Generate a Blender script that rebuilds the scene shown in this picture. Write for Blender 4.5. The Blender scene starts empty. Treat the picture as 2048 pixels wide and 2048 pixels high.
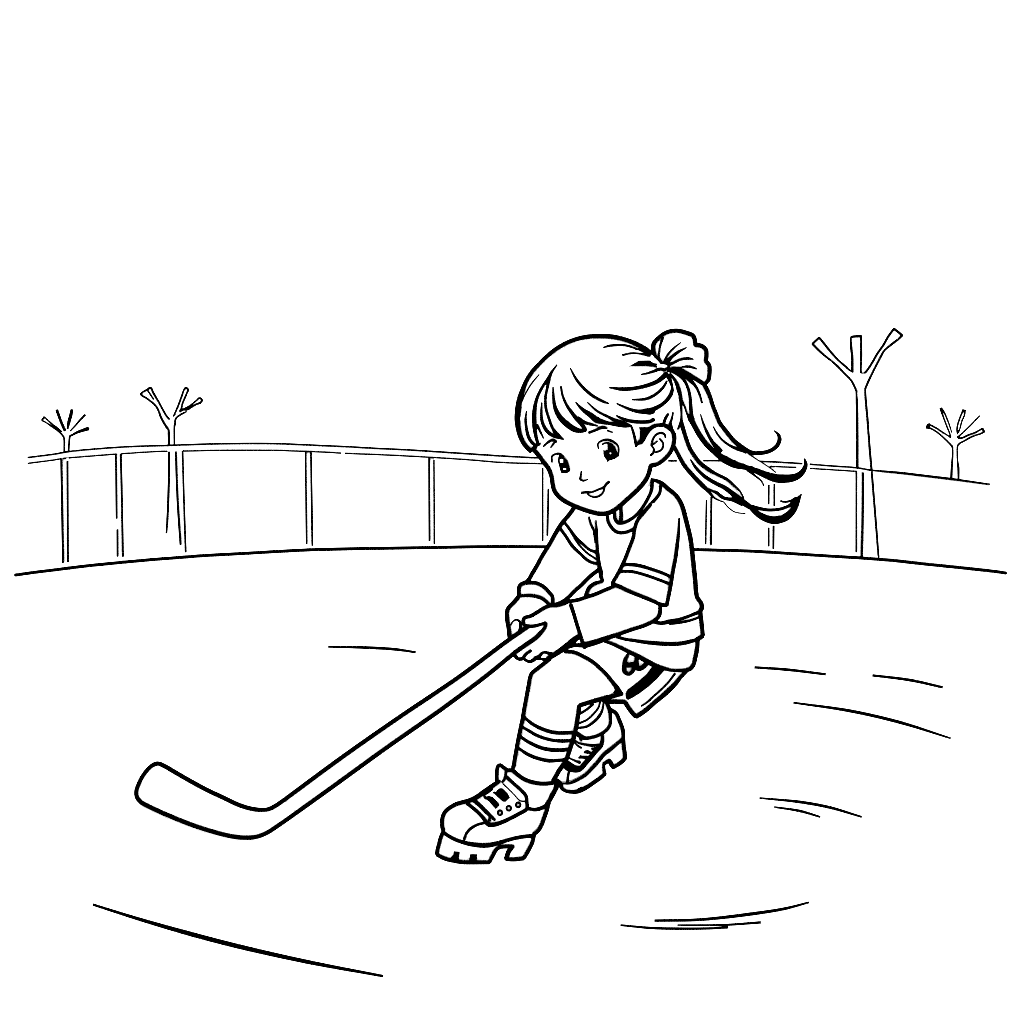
import bpy, math
import numpy as np
from mathutils import Vector
from mathutils.geometry import delaunay_2d_cdt

# ------------------------------------------------------------------ camera, sky, sun, exposure
scene = bpy.context.scene
F = 3000.0            # focal length in photo pixels (the photo is 2048 wide)
CX, CY = 1024.0, 766.0   # where the level line of sight meets the picture
CAMH = 0.90           # height of the lens above the ice, metres

cam_d = bpy.data.cameras.new("camera")
cam = bpy.data.objects.new("camera", cam_d)
scene.collection.objects.link(cam)
cam.location = (0, 0, CAMH)
cam.rotation_euler = (math.radians(90), 0, 0)
cam_d.sensor_width = 36.0
cam_d.lens = F / 2048 * 36.0
cam_d.shift_y = -(1024 - CY) / 2048
cam_d.clip_start = 0.05
cam_d.clip_end = 2000
scene.camera = cam

world = bpy.data.worlds.new("World")
scene.world = world
world.use_nodes = True
bg = world.node_tree.nodes["Background"]
bg.inputs[0].default_value = (1, 1, 1, 1)      # plain white overcast sky
bg.inputs[1].default_value = 1.0

sun_d = bpy.data.lights.new("sun", 'SUN')
sun_d.energy = 0.6
sun_d.angle = math.radians(60)
sun = bpy.data.objects.new("sun", sun_d)
scene.collection.objects.link(sun)
sun.rotation_euler = (math.radians(25), 0, math.radians(-15))

scene.view_settings.view_transform = 'Standard'
scene.view_settings.look = 'None'
scene.view_settings.exposure = 1.7
scene.view_settings.gamma = 1.0
scene.cycles.use_denoising = False
scene.cycles.max_bounces = 12
scene.cycles.diffuse_bounces = 10
scene.cycles.filter_width = 1.0
scene.cycles.use_adaptive_sampling = False

# ------------------------------------------------------------------ materials
def material(name, col, rough=0.9):
    m = bpy.data.materials.new(name)
    m.use_nodes = True
    b = m.node_tree.nodes["Principled BSDF"]
    b.inputs["Base Color"].default_value = (*col, 1)
    b.inputs["Roughness"].default_value = rough
    for k in ("Specular IOR Level", "Specular"):
        if k in b.inputs:
            b.inputs[k].default_value = 0.0
    return m

INK = material("black_ink", (0.0,) * 3, 1.0)
SKIN = material("white_skin", (0.93,) * 3)
HAIR = material("white_hair", (0.93,) * 3)
CLOTH = material("white_cloth", (0.93,) * 3)
LEATHER = material("white_leather", (0.93,) * 3)
WOOD = material("white_painted_wood", (0.93,) * 3)
BARK = material("white_bark", (0.93,) * 3)
ICE = material("white_ice", (0.94,) * 3)
SNOW = material("white_snow", (0.94,) * 3)

# ------------------------------------------------------------------ curves
WADD = 1.6            # ink lines are laid this much wider (photo pixels)

def spline(pts, step=3.0):
    """Catmull-Rom through pts, (points, parameter 0..n-1)."""
    p = np.array(pts, float)
    if len(p) == 2:
        n = max(2, int(np.hypot(*(p[1] - p[0])) / step) + 1)
        t = np.linspace(0, 1, n)
        return p[0] + (p[1] - p[0]) * t[:, None], t
    e = np.vstack([2 * p[0] - p[1], p, 2 * p[-1] - p[-2]])
    out, par = [], []
    for i in range(1, len(e) - 2):
        a, b, c, d = e[i - 1], e[i], e[i + 1], e[i + 2]
        n = max(1, int(math.ceil(np.hypot(*(c - b)) / step)))
        # centripetal spacing keeps sharp turns from looping
        ta = 0.0
        tb = ta + max(np.hypot(*(b - a)), 1e-3) ** 0.5
        tc = tb + max(np.hypot(*(c - b)), 1e-3) ** 0.5
        td = tc + max(np.hypot(*(d - c)), 1e-3) ** 0.5
        for k in range(n):
            s = k / n
            t = tb + (tc - tb) * s
            A1 = (tb - t) / (tb - ta) * a + (t - ta) / (tb - ta) * b
            A2 = (tc - t) / (tc - tb) * b + (t - tb) / (tc - tb) * c
            A3 = (td - t) / (td - tc) * c + (t - tc) / (td - tc) * d
            B1 = (tc - t) / (tc - ta) * A1 + (t - ta) / (tc - ta) * A2
            B2 = (td - t) / (td - tb) * A2 + (t - tb) / (td - tb) * A3
            out.append((tc - t) / (tc - tb) * B1 + (t - tb) / (tc - tb) * B2)
            par.append(i - 1 + s)
    out.append(p[-1]); par.append(len(p) - 1.0)
    return np.array(out), np.array(par)

def widths(w, par, n):
    if np.isscalar(w):
        return np.full(len(par), float(w))
    w = list(w)
    return np.interp(par, np.linspace(0, n - 1, len(w)), w)

def world_at(px, py, Y):
    return np.array([(px - CX) / F * Y, Y, CAMH - (py - CY) / F * Y])

# ------------------------------------------------------------------ mesh collector
class Mesh:
    def __init__(self):
        self.v, self.f, self.m = [], [], []

    def add(self, v, f, ink=0):
        o = len(self.v)
        self.v += [tuple(map(float, q)) for q in v]
        self.f += [tuple(int(i) + o for i in q) for q in f]
        self.m += [ink] * len(f)

    def tube(self, P, R, ink=1, n=8):
        """Round cord of black ink or rubber through points P with radii R."""
        P = np.array(P, float); R = np.array(R, float)
        keep = [0]
        for i in range(1, len(P)):
            if np.linalg.norm(P[i] - P[keep[-1]]) > 1e-5:
                keep.append(i)
        P, R = P[keep], R[keep]
        if len(P) < 2:
            return
        T = np.gradient(P, axis=0)
        T /= np.linalg.norm(T, axis=1)[:, None] + 1e-12
        P = np.vstack([P[0] - T[0] * R[0] * 0.45, P, P[-1] + T[-1] * R[-1] * 0.45])
        R = np.concatenate([[R[0] * 0.55], R, [R[-1] * 0.55]])
        T = np.vstack([T[0], T, T[-1]])
        ref = np.array([0, 1.0, 0])
        if abs(T[0] @ ref) > 0.9:
            ref = np.array([0, 0, 1.0])
        N = ref - T[0] * (ref @ T[0]); N /= np.linalg.norm(N)
        v, f = [], []
        for i in range(len(P)):
            N = N - T[i] * (N @ T[i]); N /= np.linalg.norm(N) + 1e-12
            B = np.cross(T[i], N)
            for k in range(n):
                a = 2 * math.pi * k / n
                v.append(P[i] + R[i] * (math.cos(a) * N + math.sin(a) * B))
        for i in range(len(P) - 1):
            for k in range(n):
                k2 = (k + 1) % n
                f.append((i * n + k, (i + 1) * n + k, (i + 1) * n + k2, i * n + k2))
        f.append(tuple(range(n)))
        f.append(tuple(range((len(P) - 1) * n, len(P) * n))[::-1])
        self.add(v, f, ink)

    def build(self, name, mat, parent=None, origin=None):
        me = bpy.data.meshes.new(name)
        me.from_pydata(self.v, [], self.f)
        me.materials.append(mat); me.materials.append(INK)
        me.polygons.foreach_set("material_index", self.m)
        me.polygons.foreach_set("use_smooth", [True] * len(self.f))
        me.update()
        ob = bpy.data.objects.new(name, me)
        scene.collection.objects.link(ob)
        if parent is not None:
            ob.parent = parent
            ob.matrix_parent_inverse.identity()
            off = Vector((0, 0, 0)); q = parent
            while q is not None:
                off += q.location; q = q.parent
            ob.location = -off
        return ob

def tag(o, label=None, cat=None, group=None, kind=None):
    if label: o["label"] = label
    if cat: o["category"] = cat
    if group: o["group"] = group
    if kind: o["kind"] = kind
    return o

def triangulate(poly, spacing, margin, ring=0.0):
    """Constrained triangulation of a closed outline with points spread over its inside."""
    poly = np.array(poly, float)
    n = len(poly)
    lo, hi = poly.min(0), poly.max(0)
    xs = np.arange(lo[0], hi[0], spacing); ys = np.arange(lo[1], hi[1], spacing * 0.87)
    g = [(x + (spacing / 2 if j % 2 else 0), y) for j, y in enumerate(ys) for x in xs]
    g = np.array(g) if g else np.zeros((0, 2))
    if len(g):
        g = g[inside(g, poly)]
    if len(g):
        d = edge_distance(g, poly)
        g = g[d > margin]
    if ring:                                   # a row of points just inside the edge
        t = np.roll(poly, -1, 0) - np.roll(poly, 1, 0)
        t /= np.linalg.norm(t, axis=1)[:, None] + 1e-9
        r = np.vstack([poly + np.column_stack([-t[:, 1], t[:, 0]]) * s for s in (ring, -ring)])
        r = r[inside(r, poly)]
        if len(r):
            r = r[edge_distance(r, poly) > ring * 0.9]
        g = np.vstack([g, r]) if len(g) else r
    pts = [Vector(p) for p in np.vstack([poly, g])]
    edges = [(i, (i + 1) % n) for i in range(n)]
    v, e, f, *_ = delaunay_2d_cdt(pts, edges, [list(range(n))], 1, 1e-4)
    return np.array([tuple(p) for p in v]), [tuple(t) for t in f]

def inside(p, poly):
    x, y = p[:, 0], p[:, 1]
    r = np.zeros(len(p), bool)
    a = poly; b = np.roll(poly, -1, 0)
    for (x0, y0), (x1, y1) in zip(a, b):
        if y0 == y1: continue
        c = ((y0 > y) != (y1 > y))
        r ^= c & (x < (x1 - x0) * (y - y0) / (y1 - y0) + x0)
    return r

def edge_distance(p, poly):
    d = np.full(len(p), 1e9)
    a = poly; b = np.roll(poly, -1, 0)
    for s, e in zip(a, b):
        ab = e - s; L = ab @ ab + 1e-9
        t = np.clip(((p - s) @ ab) / L, 0, 1)
        d = np.minimum(d, np.hypot(*(p - (s + t[:, None] * ab)).T))
    return d

# ------------------------------------------------------------------ rounded volumes
def outline(*segs, step=4.0):
    """Closed outline: each segment is its own smooth curve, corners stay corners."""
    out = []
    for s in segs:
        q, _ = spline(s, step)
        for p in q:
            if not out or np.hypot(*(p - out[-1])) > 0.8:
                out.append(p)
    if np.hypot(*(out[0] - out[-1])) < 0.8:
        out.pop()
    return np.array(out)

class Form:
    """A rounded body about a (possibly tilted) middle plane; Y is the plane's distance, depth its half thickness."""
    def __init__(self, poly, Y, depth, g=3.0, spacing=8.0, pad=5.0):
        self.pad = pad
        self.poly = poly
        self.Yf = Y if callable(Y) else (lambda x, y, c=Y: c)
        self.depth, self.g, self.spacing = depth, g, spacing
        lo = poly.min(0) - 3 * g; hi = poly.max(0) + 3 * g
        self.lo = lo
        nx, ny = int((hi[0] - lo[0]) / g) + 2, int((hi[1] - lo[1]) / g) + 2
        X, Yg = np.meshgrid(lo[0] + np.arange(nx) * g, lo[1] + np.arange(ny) * g)
        pts = np.column_stack([X.ravel(), Yg.ravel()])
        m = inside(pts, poly)
        d = edge_distance(pts[m], poly)
        self.reach = float(d.max())
        m[m] = d > min(pad + 1.2 * g, self.reach * 0.6)       # a flat seam allowance under the piping
        m = m.reshape(ny, nx)
        u = np.zeros((ny, nx))
        par = (np.add.outer(np.arange(ny), np.arange(nx)) % 2)
        wd = min(nx, ny)
        om = 2 / (1 + math.sin(math.pi / max(wd, 6)))
        masks = [m & (par == k) for k in (0, 1)]
        for it in range(int(5 * wd) + 40):
            for k in (0, 1):
                s = np.zeros_like(u)
                s[1:-1, 1:-1] = (u[:-2, 1:-1] + u[2:, 1:-1] + u[1:-1, :-2] + u[1:-1, 2:] + 1.0) / 4
                u = np.where(masks[k], u + om * (s - u), u)
        self.u = u / max(u.max(), 1e-9)

    def h(self, x, y):
        gx = (x - self.lo[0]) / self.g; gy = (y - self.lo[1]) / self.g
        ny, nx = self.u.shape
        gx = min(max(gx, 0), nx - 1.001); gy = min(max(gy, 0), ny - 1.001)
        i, j = int(gx), int(gy); a, b = gx - i, gy - j
        u = self.u
        v = (u[j, i] * (1 - a) + u[j, i + 1] * a) * (1 - b) + (u[j + 1, i] * (1 - a) + u[j + 1, i + 1] * a) * b
        return max(self.depth * math.sqrt(max(v, 0)), 0.0012)

    def at(self, x, y, off):
        """Point of the plane at outline coordinate (x, y), moved off metres towards the viewer's side."""
        Y = self.Yf(x, y)
        p = world_at(x, y, Y)
        p[1] -= off
        return p

    def find(self, px, py, t=0.0):
        """Outline coordinate of the surface point seen at (px, py)."""
        x, y = px, py
        for _ in range(6):
            Y = self.Yf(x, y); k = (Y - self.h(x, y) - t) / Y
            x, y = CX + (px - CX) * k, CY + (py - CY) * k
        return x, y

    def solid(self, M, ink=0):
        v, f = triangulate(self.poly, self.spacing, self.pad + 2.0, self.pad)
        n = len(v); nb = len(self.poly)
        front = [self.at(x, y, 0 if i < nb else self.h(x, y)) for i, (x, y) in enumerate(v)]
        back, idx = [], {}
        for i, (x, y) in enumerate(v):
            if i < nb: idx[i] = i
            else:
                idx[i] = n + len(back)
                back.append(self.at(x, y, -self.h(x, y)))
        M.add(front + back, [t[::-1] for t in f] + [tuple(idx[i] for i in t) for t in f], ink)
        return self

    def rim(self, M, pts, w, off=0.004):
        q, par = spline(pts)
        ww = widths(w, par, len(pts)) + WADD
        P = [self.at(x, y, off) for x, y in q]
        R = [wi / 2 * self.Yf(x, y) / F for wi, (x, y) in zip(ww, q)]
        M.tube(P, R)

    def line(self, M, pts, w, t=0.003):
        """Ink line lying on the rounded front surface."""
        q, par = spline(pts)
        ww = widths(w, par, len(pts)) + WADD
        o = [self.find(px, py, t) for px, py in q]
        D = np.array([self.h(x, y) for x, y in o])
        for _ in range(3):
            if len(D) > 4:
                D[1:-1] = (D[:-2] + 2 * D[1:-1] + D[2:]) / 4
        P, R = [], []
        for (px, py), (x, y), d, wi in zip(q, o, D, ww):
            Y = self.Yf(x, y) - d - t
            P.append(world_at(px, py, Y))
            R.append(wi / 2 * Y / F)
        M.tube(P, R)

    def patch(self, M, pts, t=0.003, thick=0.006, ink=1, closed_spline=False, step=3.0, spacing=6.0):
        """A flat shape (print, appliqué, shell of hair or cloth) lying on the front surface."""
        poly = outline(*pts, step=step) if isinstance(pts[0][0], (list, tuple)) else outline(*[[pts[i], pts[(i + 1) % len(pts)]] for i in range(len(pts))], step=step)
        v, f = triangulate(poly, spacing, spacing * 0.45, 3.5 if spacing > 6 else 0.0)
        n = len(v); nb = len(poly)
        o = [self.find(px, py, t) for px, py in v]
        fr = [self.at(x, y, self.h(x, y) + t) for x, y in o]
        bk = [self.at(x, y, self.h(x, y) + t - thick) for x, y in o]
        faces = [q[::-1] for q in f] + [tuple(i + n for i in q) for q in f]
        for i in range(nb):
            j = (i + 1) % nb
            faces.append((i, j, j + n, i + n))
        M.add(fr + bk, faces, ink)

def plane(x0, Y0, x1, Y1, axis=0):
    """Distance that changes evenly along x (axis 0) or y (axis 1)."""
    def fn(x, y):
        s = (x, y)[axis]
        k = (s - x0) / (x1 - x0)
        k = min(max(k, -0.2), 1.2)
        return Y0 + (Y1 - Y0) * k
    return fn

R_ = lambda s: list(s)[::-1]

# ================================================================== SETTING
BASE = [(30, 1150), (65, 1145), (109, 1139.6), (174, 1131.5), (239, 1125), (304, 1119), (369.6, 1114), (400, 1111.5),
        (500, 1106), (560, 1102.5), (620, 1099.5), (700, 1097.5), (760, 1096.5), (860, 1095), (940, 1093.5), (1000, 1093),
        (1090, 1093.5), (1240, 1095.5), (1388, 1099), (1500, 1102), (1564, 1105.8), (1640, 1110.8), (1724.5, 1116),
        (1788, 1121), (1851, 1128), (1914.5, 1134.5), (2000, 1144), (2012, 1146)]
bx = np.array([p[0] for p in BASE]); by = np.array([p[1] for p in BASE])
def fence_Y(x):
    return CAMH * F / (np.interp(x, bx, by) - CY)

# snow all round, the ice sheet on top of it
M = Mesh()
M.add([(-600, -60, -0.012), (600, -60, -0.012), (600, 1500, -0.012), (-600, 1500, -0.012)], [(0, 1, 2, 3)])
snow = M.build("snow_ground", SNOW); tag(snow, kind="structure")

M = Mesh()
edge = []
for x, y in spline(BASE, 25)[0]:
    Yg = CAMH * F / (y - CY)
    edge.append(((x - CX) / F * Yg, Yg, 0.0))
front = [(edge[-1][0] + 1.5, 5.2, 0), (3.6, 2.0, 0), (3.2, -3.0, 0), (-3.2, -3.0, 0), (-3.6, 2.0, 0), (edge[0][0] - 1.5, 5.2, 0)]
ring = edge + front
low = [(a, b, -0.01) for a, b, c in ring]
n = len(ring)
M.add(ring + low, [tuple(range(n))[::-1]] + [(i, (i + 1) % n, (i + 1) % n + n, i + n) for i in range(n)])
ice = M.build("ice", ICE); tag(ice, kind="structure")
for p in ice.data.polygons: p.use_smooth = False

MARKS = [
    ([(656, 1293), (731, 1294.5), (790, 1298), (832, 1304)], [3, 5, 5, 3.5]),
    ([(1508.5, 1334), (1572.7, 1338.5), (1652, 1348)], [4, 5, 4]),
    ([(1744.5, 1350), (1820, 1359.5), (1886, 1374)], [4, 5, 4]),
    ([(1586.5, 1404.5), (1700, 1421), (1800, 1444), (1902, 1476)], [3, 5.5, 5.5, 2.5]),
    ([(1518.5, 1595), (1600, 1603), (1660, 1614), (1724, 1633)], [2, 4.5, 4.5, 2.5]),
    ([(1548, 1613), (1600, 1621), (1641, 1633)], [2, 4, 2.5]),
    ([(1308.5, 1840), (1400, 1838), (1500, 1827), (1570, 1816), (1618, 1803.5)], [3, 4, 5, 4, 2]),
    ([(1354.5, 1849), (1450, 1848.5), (1522, 1843.5)], [1.2, 2.4, 3]),
    ([(1240.5, 1849), (1300, 1854.5), (1350, 1856), (1420, 1855.5), (1457, 1853.5)], [2, 3, 3.2, 2.6, 2.6]),
    ([(185.4, 1807.8), (276.7, 1836.5), (379, 1866), (481.6, 1892.6), (618, 1923), (767, 1951)], [3, 5, 7.5, 7.5, 6, 3]),
]
for pts, w in MARKS:
    q, par = spline(pts, 8)
    ww = widths(w, par, len(pts)) + 0.7
    t = np.gradient(q, axis=0); t /= np.linalg.norm(t, axis=1)[:, None]
    nn = np.column_stack([-t[:, 1], t[:, 0]])
    A = q + nn * ww[:, None] / 2; B = q - nn * ww[:, None] / 2
    top, bot = [], []
    for p in list(A) + list(B):
        Yg = (CAMH - 0.002) * F / (p[1] - CY)
        X = (p[0] - CX) / F * Yg
        top.append((X, Yg, 0.002)); bot.append((X, Yg, -0.004))
    k = len(A); m2 = 2 * k
    fs = []
    for i in range(k - 1):
        fs.append((i, i + 1, k + i + 1, k + i))
        fs.append((m2 + i, m2 + i + 1, i + 1, i))
        fs.append((k + i, k + i + 1, m2 + k + i + 1, m2 + k + i))
    M = Mesh(); M.add(top + bot, fs, 1)
    M.build("skate_mark", ICE, ice)

# ------------------------------------------------------------------ rink fence
UP = [(56, 914.8), (109, 908), (139, 902.8), (200, 897), (261, 893), (337, 890.6), (413, 888), (480, 886.8), (550, 887), (600, 889),
      (655, 891.5), (700, 893.5), (745, 896.2), (814.5, 899.5), (907.7, 905.5), (1001, 911.6), (1064, 915), (1200, 919), (1344, 921.5),
      (1420, 921), (1526, 922.7), (1604, 927), (1660, 931.5), (1714, 935.5), (1742, 940.5), (1800, 945.5), (1846, 951), (1900, 957.5), (1979, 968.5)]
LO = [(56, 927), (109, 920), (126, 917), (180, 912.5), (232, 908.5), (300, 904), (334, 902.7), (384, 902), (440, 901), (560, 901.2), (583, 902),
      (650, 904.5), (690, 907), (740, 908.8), (800, 911.5), (858, 914.7), (940, 920), (1000, 925), (1073, 927.5), (1200, 930), (1344, 932),
      (1420, 931.5), (1540, 933), (1592, 935), (1620, 937), (1714, 943), (1742, 946), (1800, 951), (1846, 957), (1900, 964), (1979, 974)]
ux, uy = zip(*UP); lx, ly = zip(*LO)
fence = bpy.data.objects.new("rink_fence", None)
scene.collection.objects.link(fence)
fence.location = (0, float(fence_Y(1024)), 0)
tag(fence, "low white curved rink fence with a double-lined top rail and slim posts behind the skater", "fence")

def fence_pt(x, y, back=0.0):
    Yg = float(fence_Y(x))
    p = world_at(x, y, Yg); p[1] += back
    return p
def fence_line(M, pts, w, back=0.0):
    q, par = spline(pts, 8)
    ww = widths(w, par, len(pts)) + 1.9
    M.tube([fence_pt(x, y, back) for x, y in q], [wi / 2 * fence_Y(x) / F for wi, (x, y) in zip(ww, q)], n=6)

M = Mesh()
xs = np.linspace(56, 1742, 180)
vv, ff = [], []
for x in xs:
    a = np.interp(x, ux, uy); b = np.interp(x, lx, ly)
    vv += [fence_pt(x, a, 0.004), fence_pt(x, b, 0.004), fence_pt(x, b, 0.035), fence_pt(x, a, 0.035)]
for i in range(len(xs) - 1):
    for k in range(4):
        k2 = (k + 1) % 4
        ff.append((4 * i + k, 4 * i + 4 + k, 4 * i + 4 + k2, 4 * i + k2))
ff += [(0, 1, 2, 3), tuple(4 * (len(xs) - 1) + k for k in (3, 2, 1, 0))]
M.add(vv, ff)
def along(xs_, ys_, a, b):
    return [(a, np.interp(a, xs_, ys_))] + [p for p in zip(xs_, ys_) if a + 6 < p[0] < b - 6] + [(b, np.interp(b, xs_, ys_))]
for a, b in ((56, 1305), (1337, 1353), (1407, 1604), (1620, 1742)):
    fence_line(M, along(ux, uy, a, b), 3.0)
for a, b in ((56, 123), (126, 233), (243, 334), (366, 682), (690, 1290), (1540, 1592), (1620, 1714)):
    seg = [(a, np.interp(a, lx, ly))] + [p for p in LO if a + 6 < p[0] < b - 6] + [(b, np.interp(b, lx, ly))]
    fence_line(M, seg, 2.4)
M.build("top_rail", WOOD, fence)

M = Mesh()
q, par = spline(BASE, 10)
rr = 3.5 / F * fence_Y(q[:, 0])
M.tube([world_at(x, y, float(fence_Y(x)) * (CAMH - r) / CAMH) for (x, y), r in zip(q, rr)], rr, n=8)
M.build("base_rail", WOOD, fence)

M = Mesh()                       # solid board at the far end of the fence
vv, ff = [], []
xs = np.linspace(1764, 1979, 30)
for x in xs:
    a = np.interp(x, ux, uy); b = np.interp(x, bx, by)
    vv += [fence_pt(x, a, 0.004), fence_pt(x, b, 0.004), fence_pt(x, b, 0.03), fence_pt(x, a, 0.03)]
for i in range(len(xs) - 1):
    for k in range(4):
        k2 = (k + 1) % 4
        ff.append((4 * i + k, 4 * i + 4 + k, 4 * i + 4 + k2, 4 * i + k2))
ff += [(0, 1, 2, 3), tuple(4 * (len(xs) - 1) + k for k in (3, 2, 1, 0))]
M.add(vv, ff)
fence_line(M, [p for p in UP if p[0] >= 1742], [3.5, 4.5, 4.5, 4.5, 3])
M.build("end_board", WOOD, fence)

POSTS = [  # (left line segments), (right line segments)
    ([[(122.5, 919), (126, 1125.5)]], [[(135, 922), (136, 1123.5)]], 3.2, 2.8),
    ([[(231.7, 908), (233, 1037)], [(234.6, 1059), (234.8, 1113)]], [[(241.5, 908), (243, 960), (245.9, 1113)]], 2.6, 3),
    ([[(351.5, 903), (355, 1000), (361, 1089)]], [[(365.2, 902.5), (368, 1000), (371.5, 1104)]], 3.2, 2.6),
    ([[(611, 903), (613, 1088)]], [[(622, 903), (625, 1091)]], 2.6, 3),
    ([[(858, 915), (858.8, 1081.5)]], [[(868, 920), (869, 1088)]], 3.2, 2.4),
    ([[(1085, 936), (1085, 1081.5)]], [[(1097, 978), (1095, 1071)]], 2.6, 3.2),
    ([[(1412.8, 1000), (1411, 1088)]], [[(1423, 994), (1422, 1090)]], 2.4, 3.4),
    ([[(1537.5, 970), (1537, 1008)], [(1537, 1056), (1537, 1092)]], [[(1549, 968), (1549, 1012)], [(1547.5, 1052), (1547, 1098)]], 2.8, 2.8),
    ([[(1712.7, 943), (1712.5, 1104)]], [[(1726, 944), (1725.5, 1030), (1723.5, 1117)]], 2.4, 3.4),
]
for Ls, Rs, wl, wr in POSTS:
    M = Mesh()
    l0, l1 = Ls[0][0], Ls[-1][-1]; r0, r1 = Rs[0][0], Rs[-1][-1]
    xm = (l0[0] + r0[0]) / 2
    top = float(np.interp(xm, lx, ly)) - 1; bot = float(np.interp(xm, bx, by)) - 0.5
    def ext(a, b, y):
        k = (y - a[1]) / (b[1] - a[1]); return a[0] + (b[0] - a[0]) * k
    Yp = float(fence_Y(xm))
    c = []
    for d in (0.006, 0.034):
        for x, y in ((ext(l0, l1, top), top), (ext(l0, l1, bot), bot), (ext(r0, r1, bot), bot), (ext(r0, r1, top), top)):
            p = world_at(x, y, Yp); p[1] += d; c.append(p)
    M.add(c, [(0, 3, 2, 1), (4, 5, 6, 7), (0, 1, 5, 4), (1, 2, 6, 5), (2, 3, 7, 6), (3, 0, 4, 7)])
    for segs, w in ((Ls, wl), (Rs, wr)):
        for s in segs:
            q, par = spline(s, 10)
            M.tube([world_at(x, y, Yp) for x, y in q], [(w + 2.1) / 2 * Yp / F] * len(q), n=6)
    M.build("post", WOOD, fence)

# ------------------------------------------------------------------ bare trees behind the fence
def tree(label, base, Yt, trunk_poly, trunk_ink, limbs):
    t = bpy.data.objects.new("bare_tree", None)
    scene.collection.objects.link(t)
    p = world_at(base, CY, Yt)
    t.location = (float(p[0]), Yt, 0)
    tag(t, label, "tree", "bare trees behind the rink fence")
    M = Mesh()
    fm = Form(outline(*trunk_poly, step=3), Yt, 0.05, g=1.5, spacing=5, pad=2.6)
    fm.depth = trunk_depth(fm, Yt)
    fm.solid(M)
    for pts, w in trunk_ink: fm.rim(M, pts, list(np.atleast_1d(w) + 0.5))
    M.build("trunk", BARK, t)
    for poly, inks, solid in limbs:
        M = Mesh()
        if True:
            fm = Form(outline(*poly, step=2.5), Yt - 0.004, 0.03, g=1.0, spacing=4, pad=2.2)
            fm.depth = trunk_depth(fm, Yt)
            if not solid: fm.solid(M)
        for pts, w in inks:
            w = np.array(w) + 0.5 if not np.isscalar(w) else w + 0.5
            (fm.line if len(pts) == 3 and not solid and pts[0] == (295.6, 781.5) else fm.rim)(M, pts, w)
        M.build("branch", BARK, t)
    return t
def trunk_depth(fm, Yt):
    # half the width of the widest place: a round limb
    return fm.reach * Yt / F

def ground_y(Y): return CY + CAMH * F / Y

# small tree at the far left
tl = [(127, 873.2), (128.5, 878.3), (128.8, 903.6)]
tr = [(140, 872.5), (138.8, 883.3), (137.5, 901.4)]
tree("small leafless tree with solid dark twigs behind the first fence post", 131, 11.0,
     [[(122, 862), (123, 868)], tl, [(126, 925), (126, ground_y(11.0))], [(133, ground_y(11.0)), (133.5, 925)], R_(tr), [(145, 868), (141, 861), (122, 862)]],
     [(tl, 2.6), (tr, 2.8)],
     [([[(84.6, 841), (103.5, 853), (123, 868)], [(126, 865), (107, 850), (89, 834)], [(89, 834), (84.6, 841)]],
       [([(84.6, 841), (92.6, 844.9), (103.5, 852.9), (115.1, 860.9), (123, 868.1), (127, 873.2)], 2.4), ([(89, 834), (97.7, 842), (107, 850), (115, 855.8), (123, 863)], 2.4), ([(84, 841), (89, 833.5)], 3)], False),
      ([[(111.5, 821), (128, 861)], [(132, 860), (116, 819)], [(116, 819), (111.5, 821)]], [([(114, 820), (118, 831.2), (123, 845), (130, 860.5)], 5)], True),
      ([[(142, 819), (134, 857)], [(138, 857), (146, 819)], [(146, 819), (142, 819)]], [([(144, 819.5), (141.9, 830.4), (138.3, 843.5), (135.4, 858)], [5, 6, 6, 3])], True),
      ([[(169, 828), (140, 861)], [(142, 863), (172, 831)], [(172, 831), (169, 828)]], [([(170.5, 829.7), (160, 840.6), (152, 850), (141.2, 861.6)], [3.6, 3.2, 2.6, 2])], True),
      ([[(176, 853), (150, 865)], [(150, 868), (178, 860)], [(178, 860), (176, 853)]], [([(177, 857), (165, 860.9), (154.2, 864.8), (145.5, 869.6), (140, 872.5)], [7, 5.5, 4.5, 3, 2.5])], True)])

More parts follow.
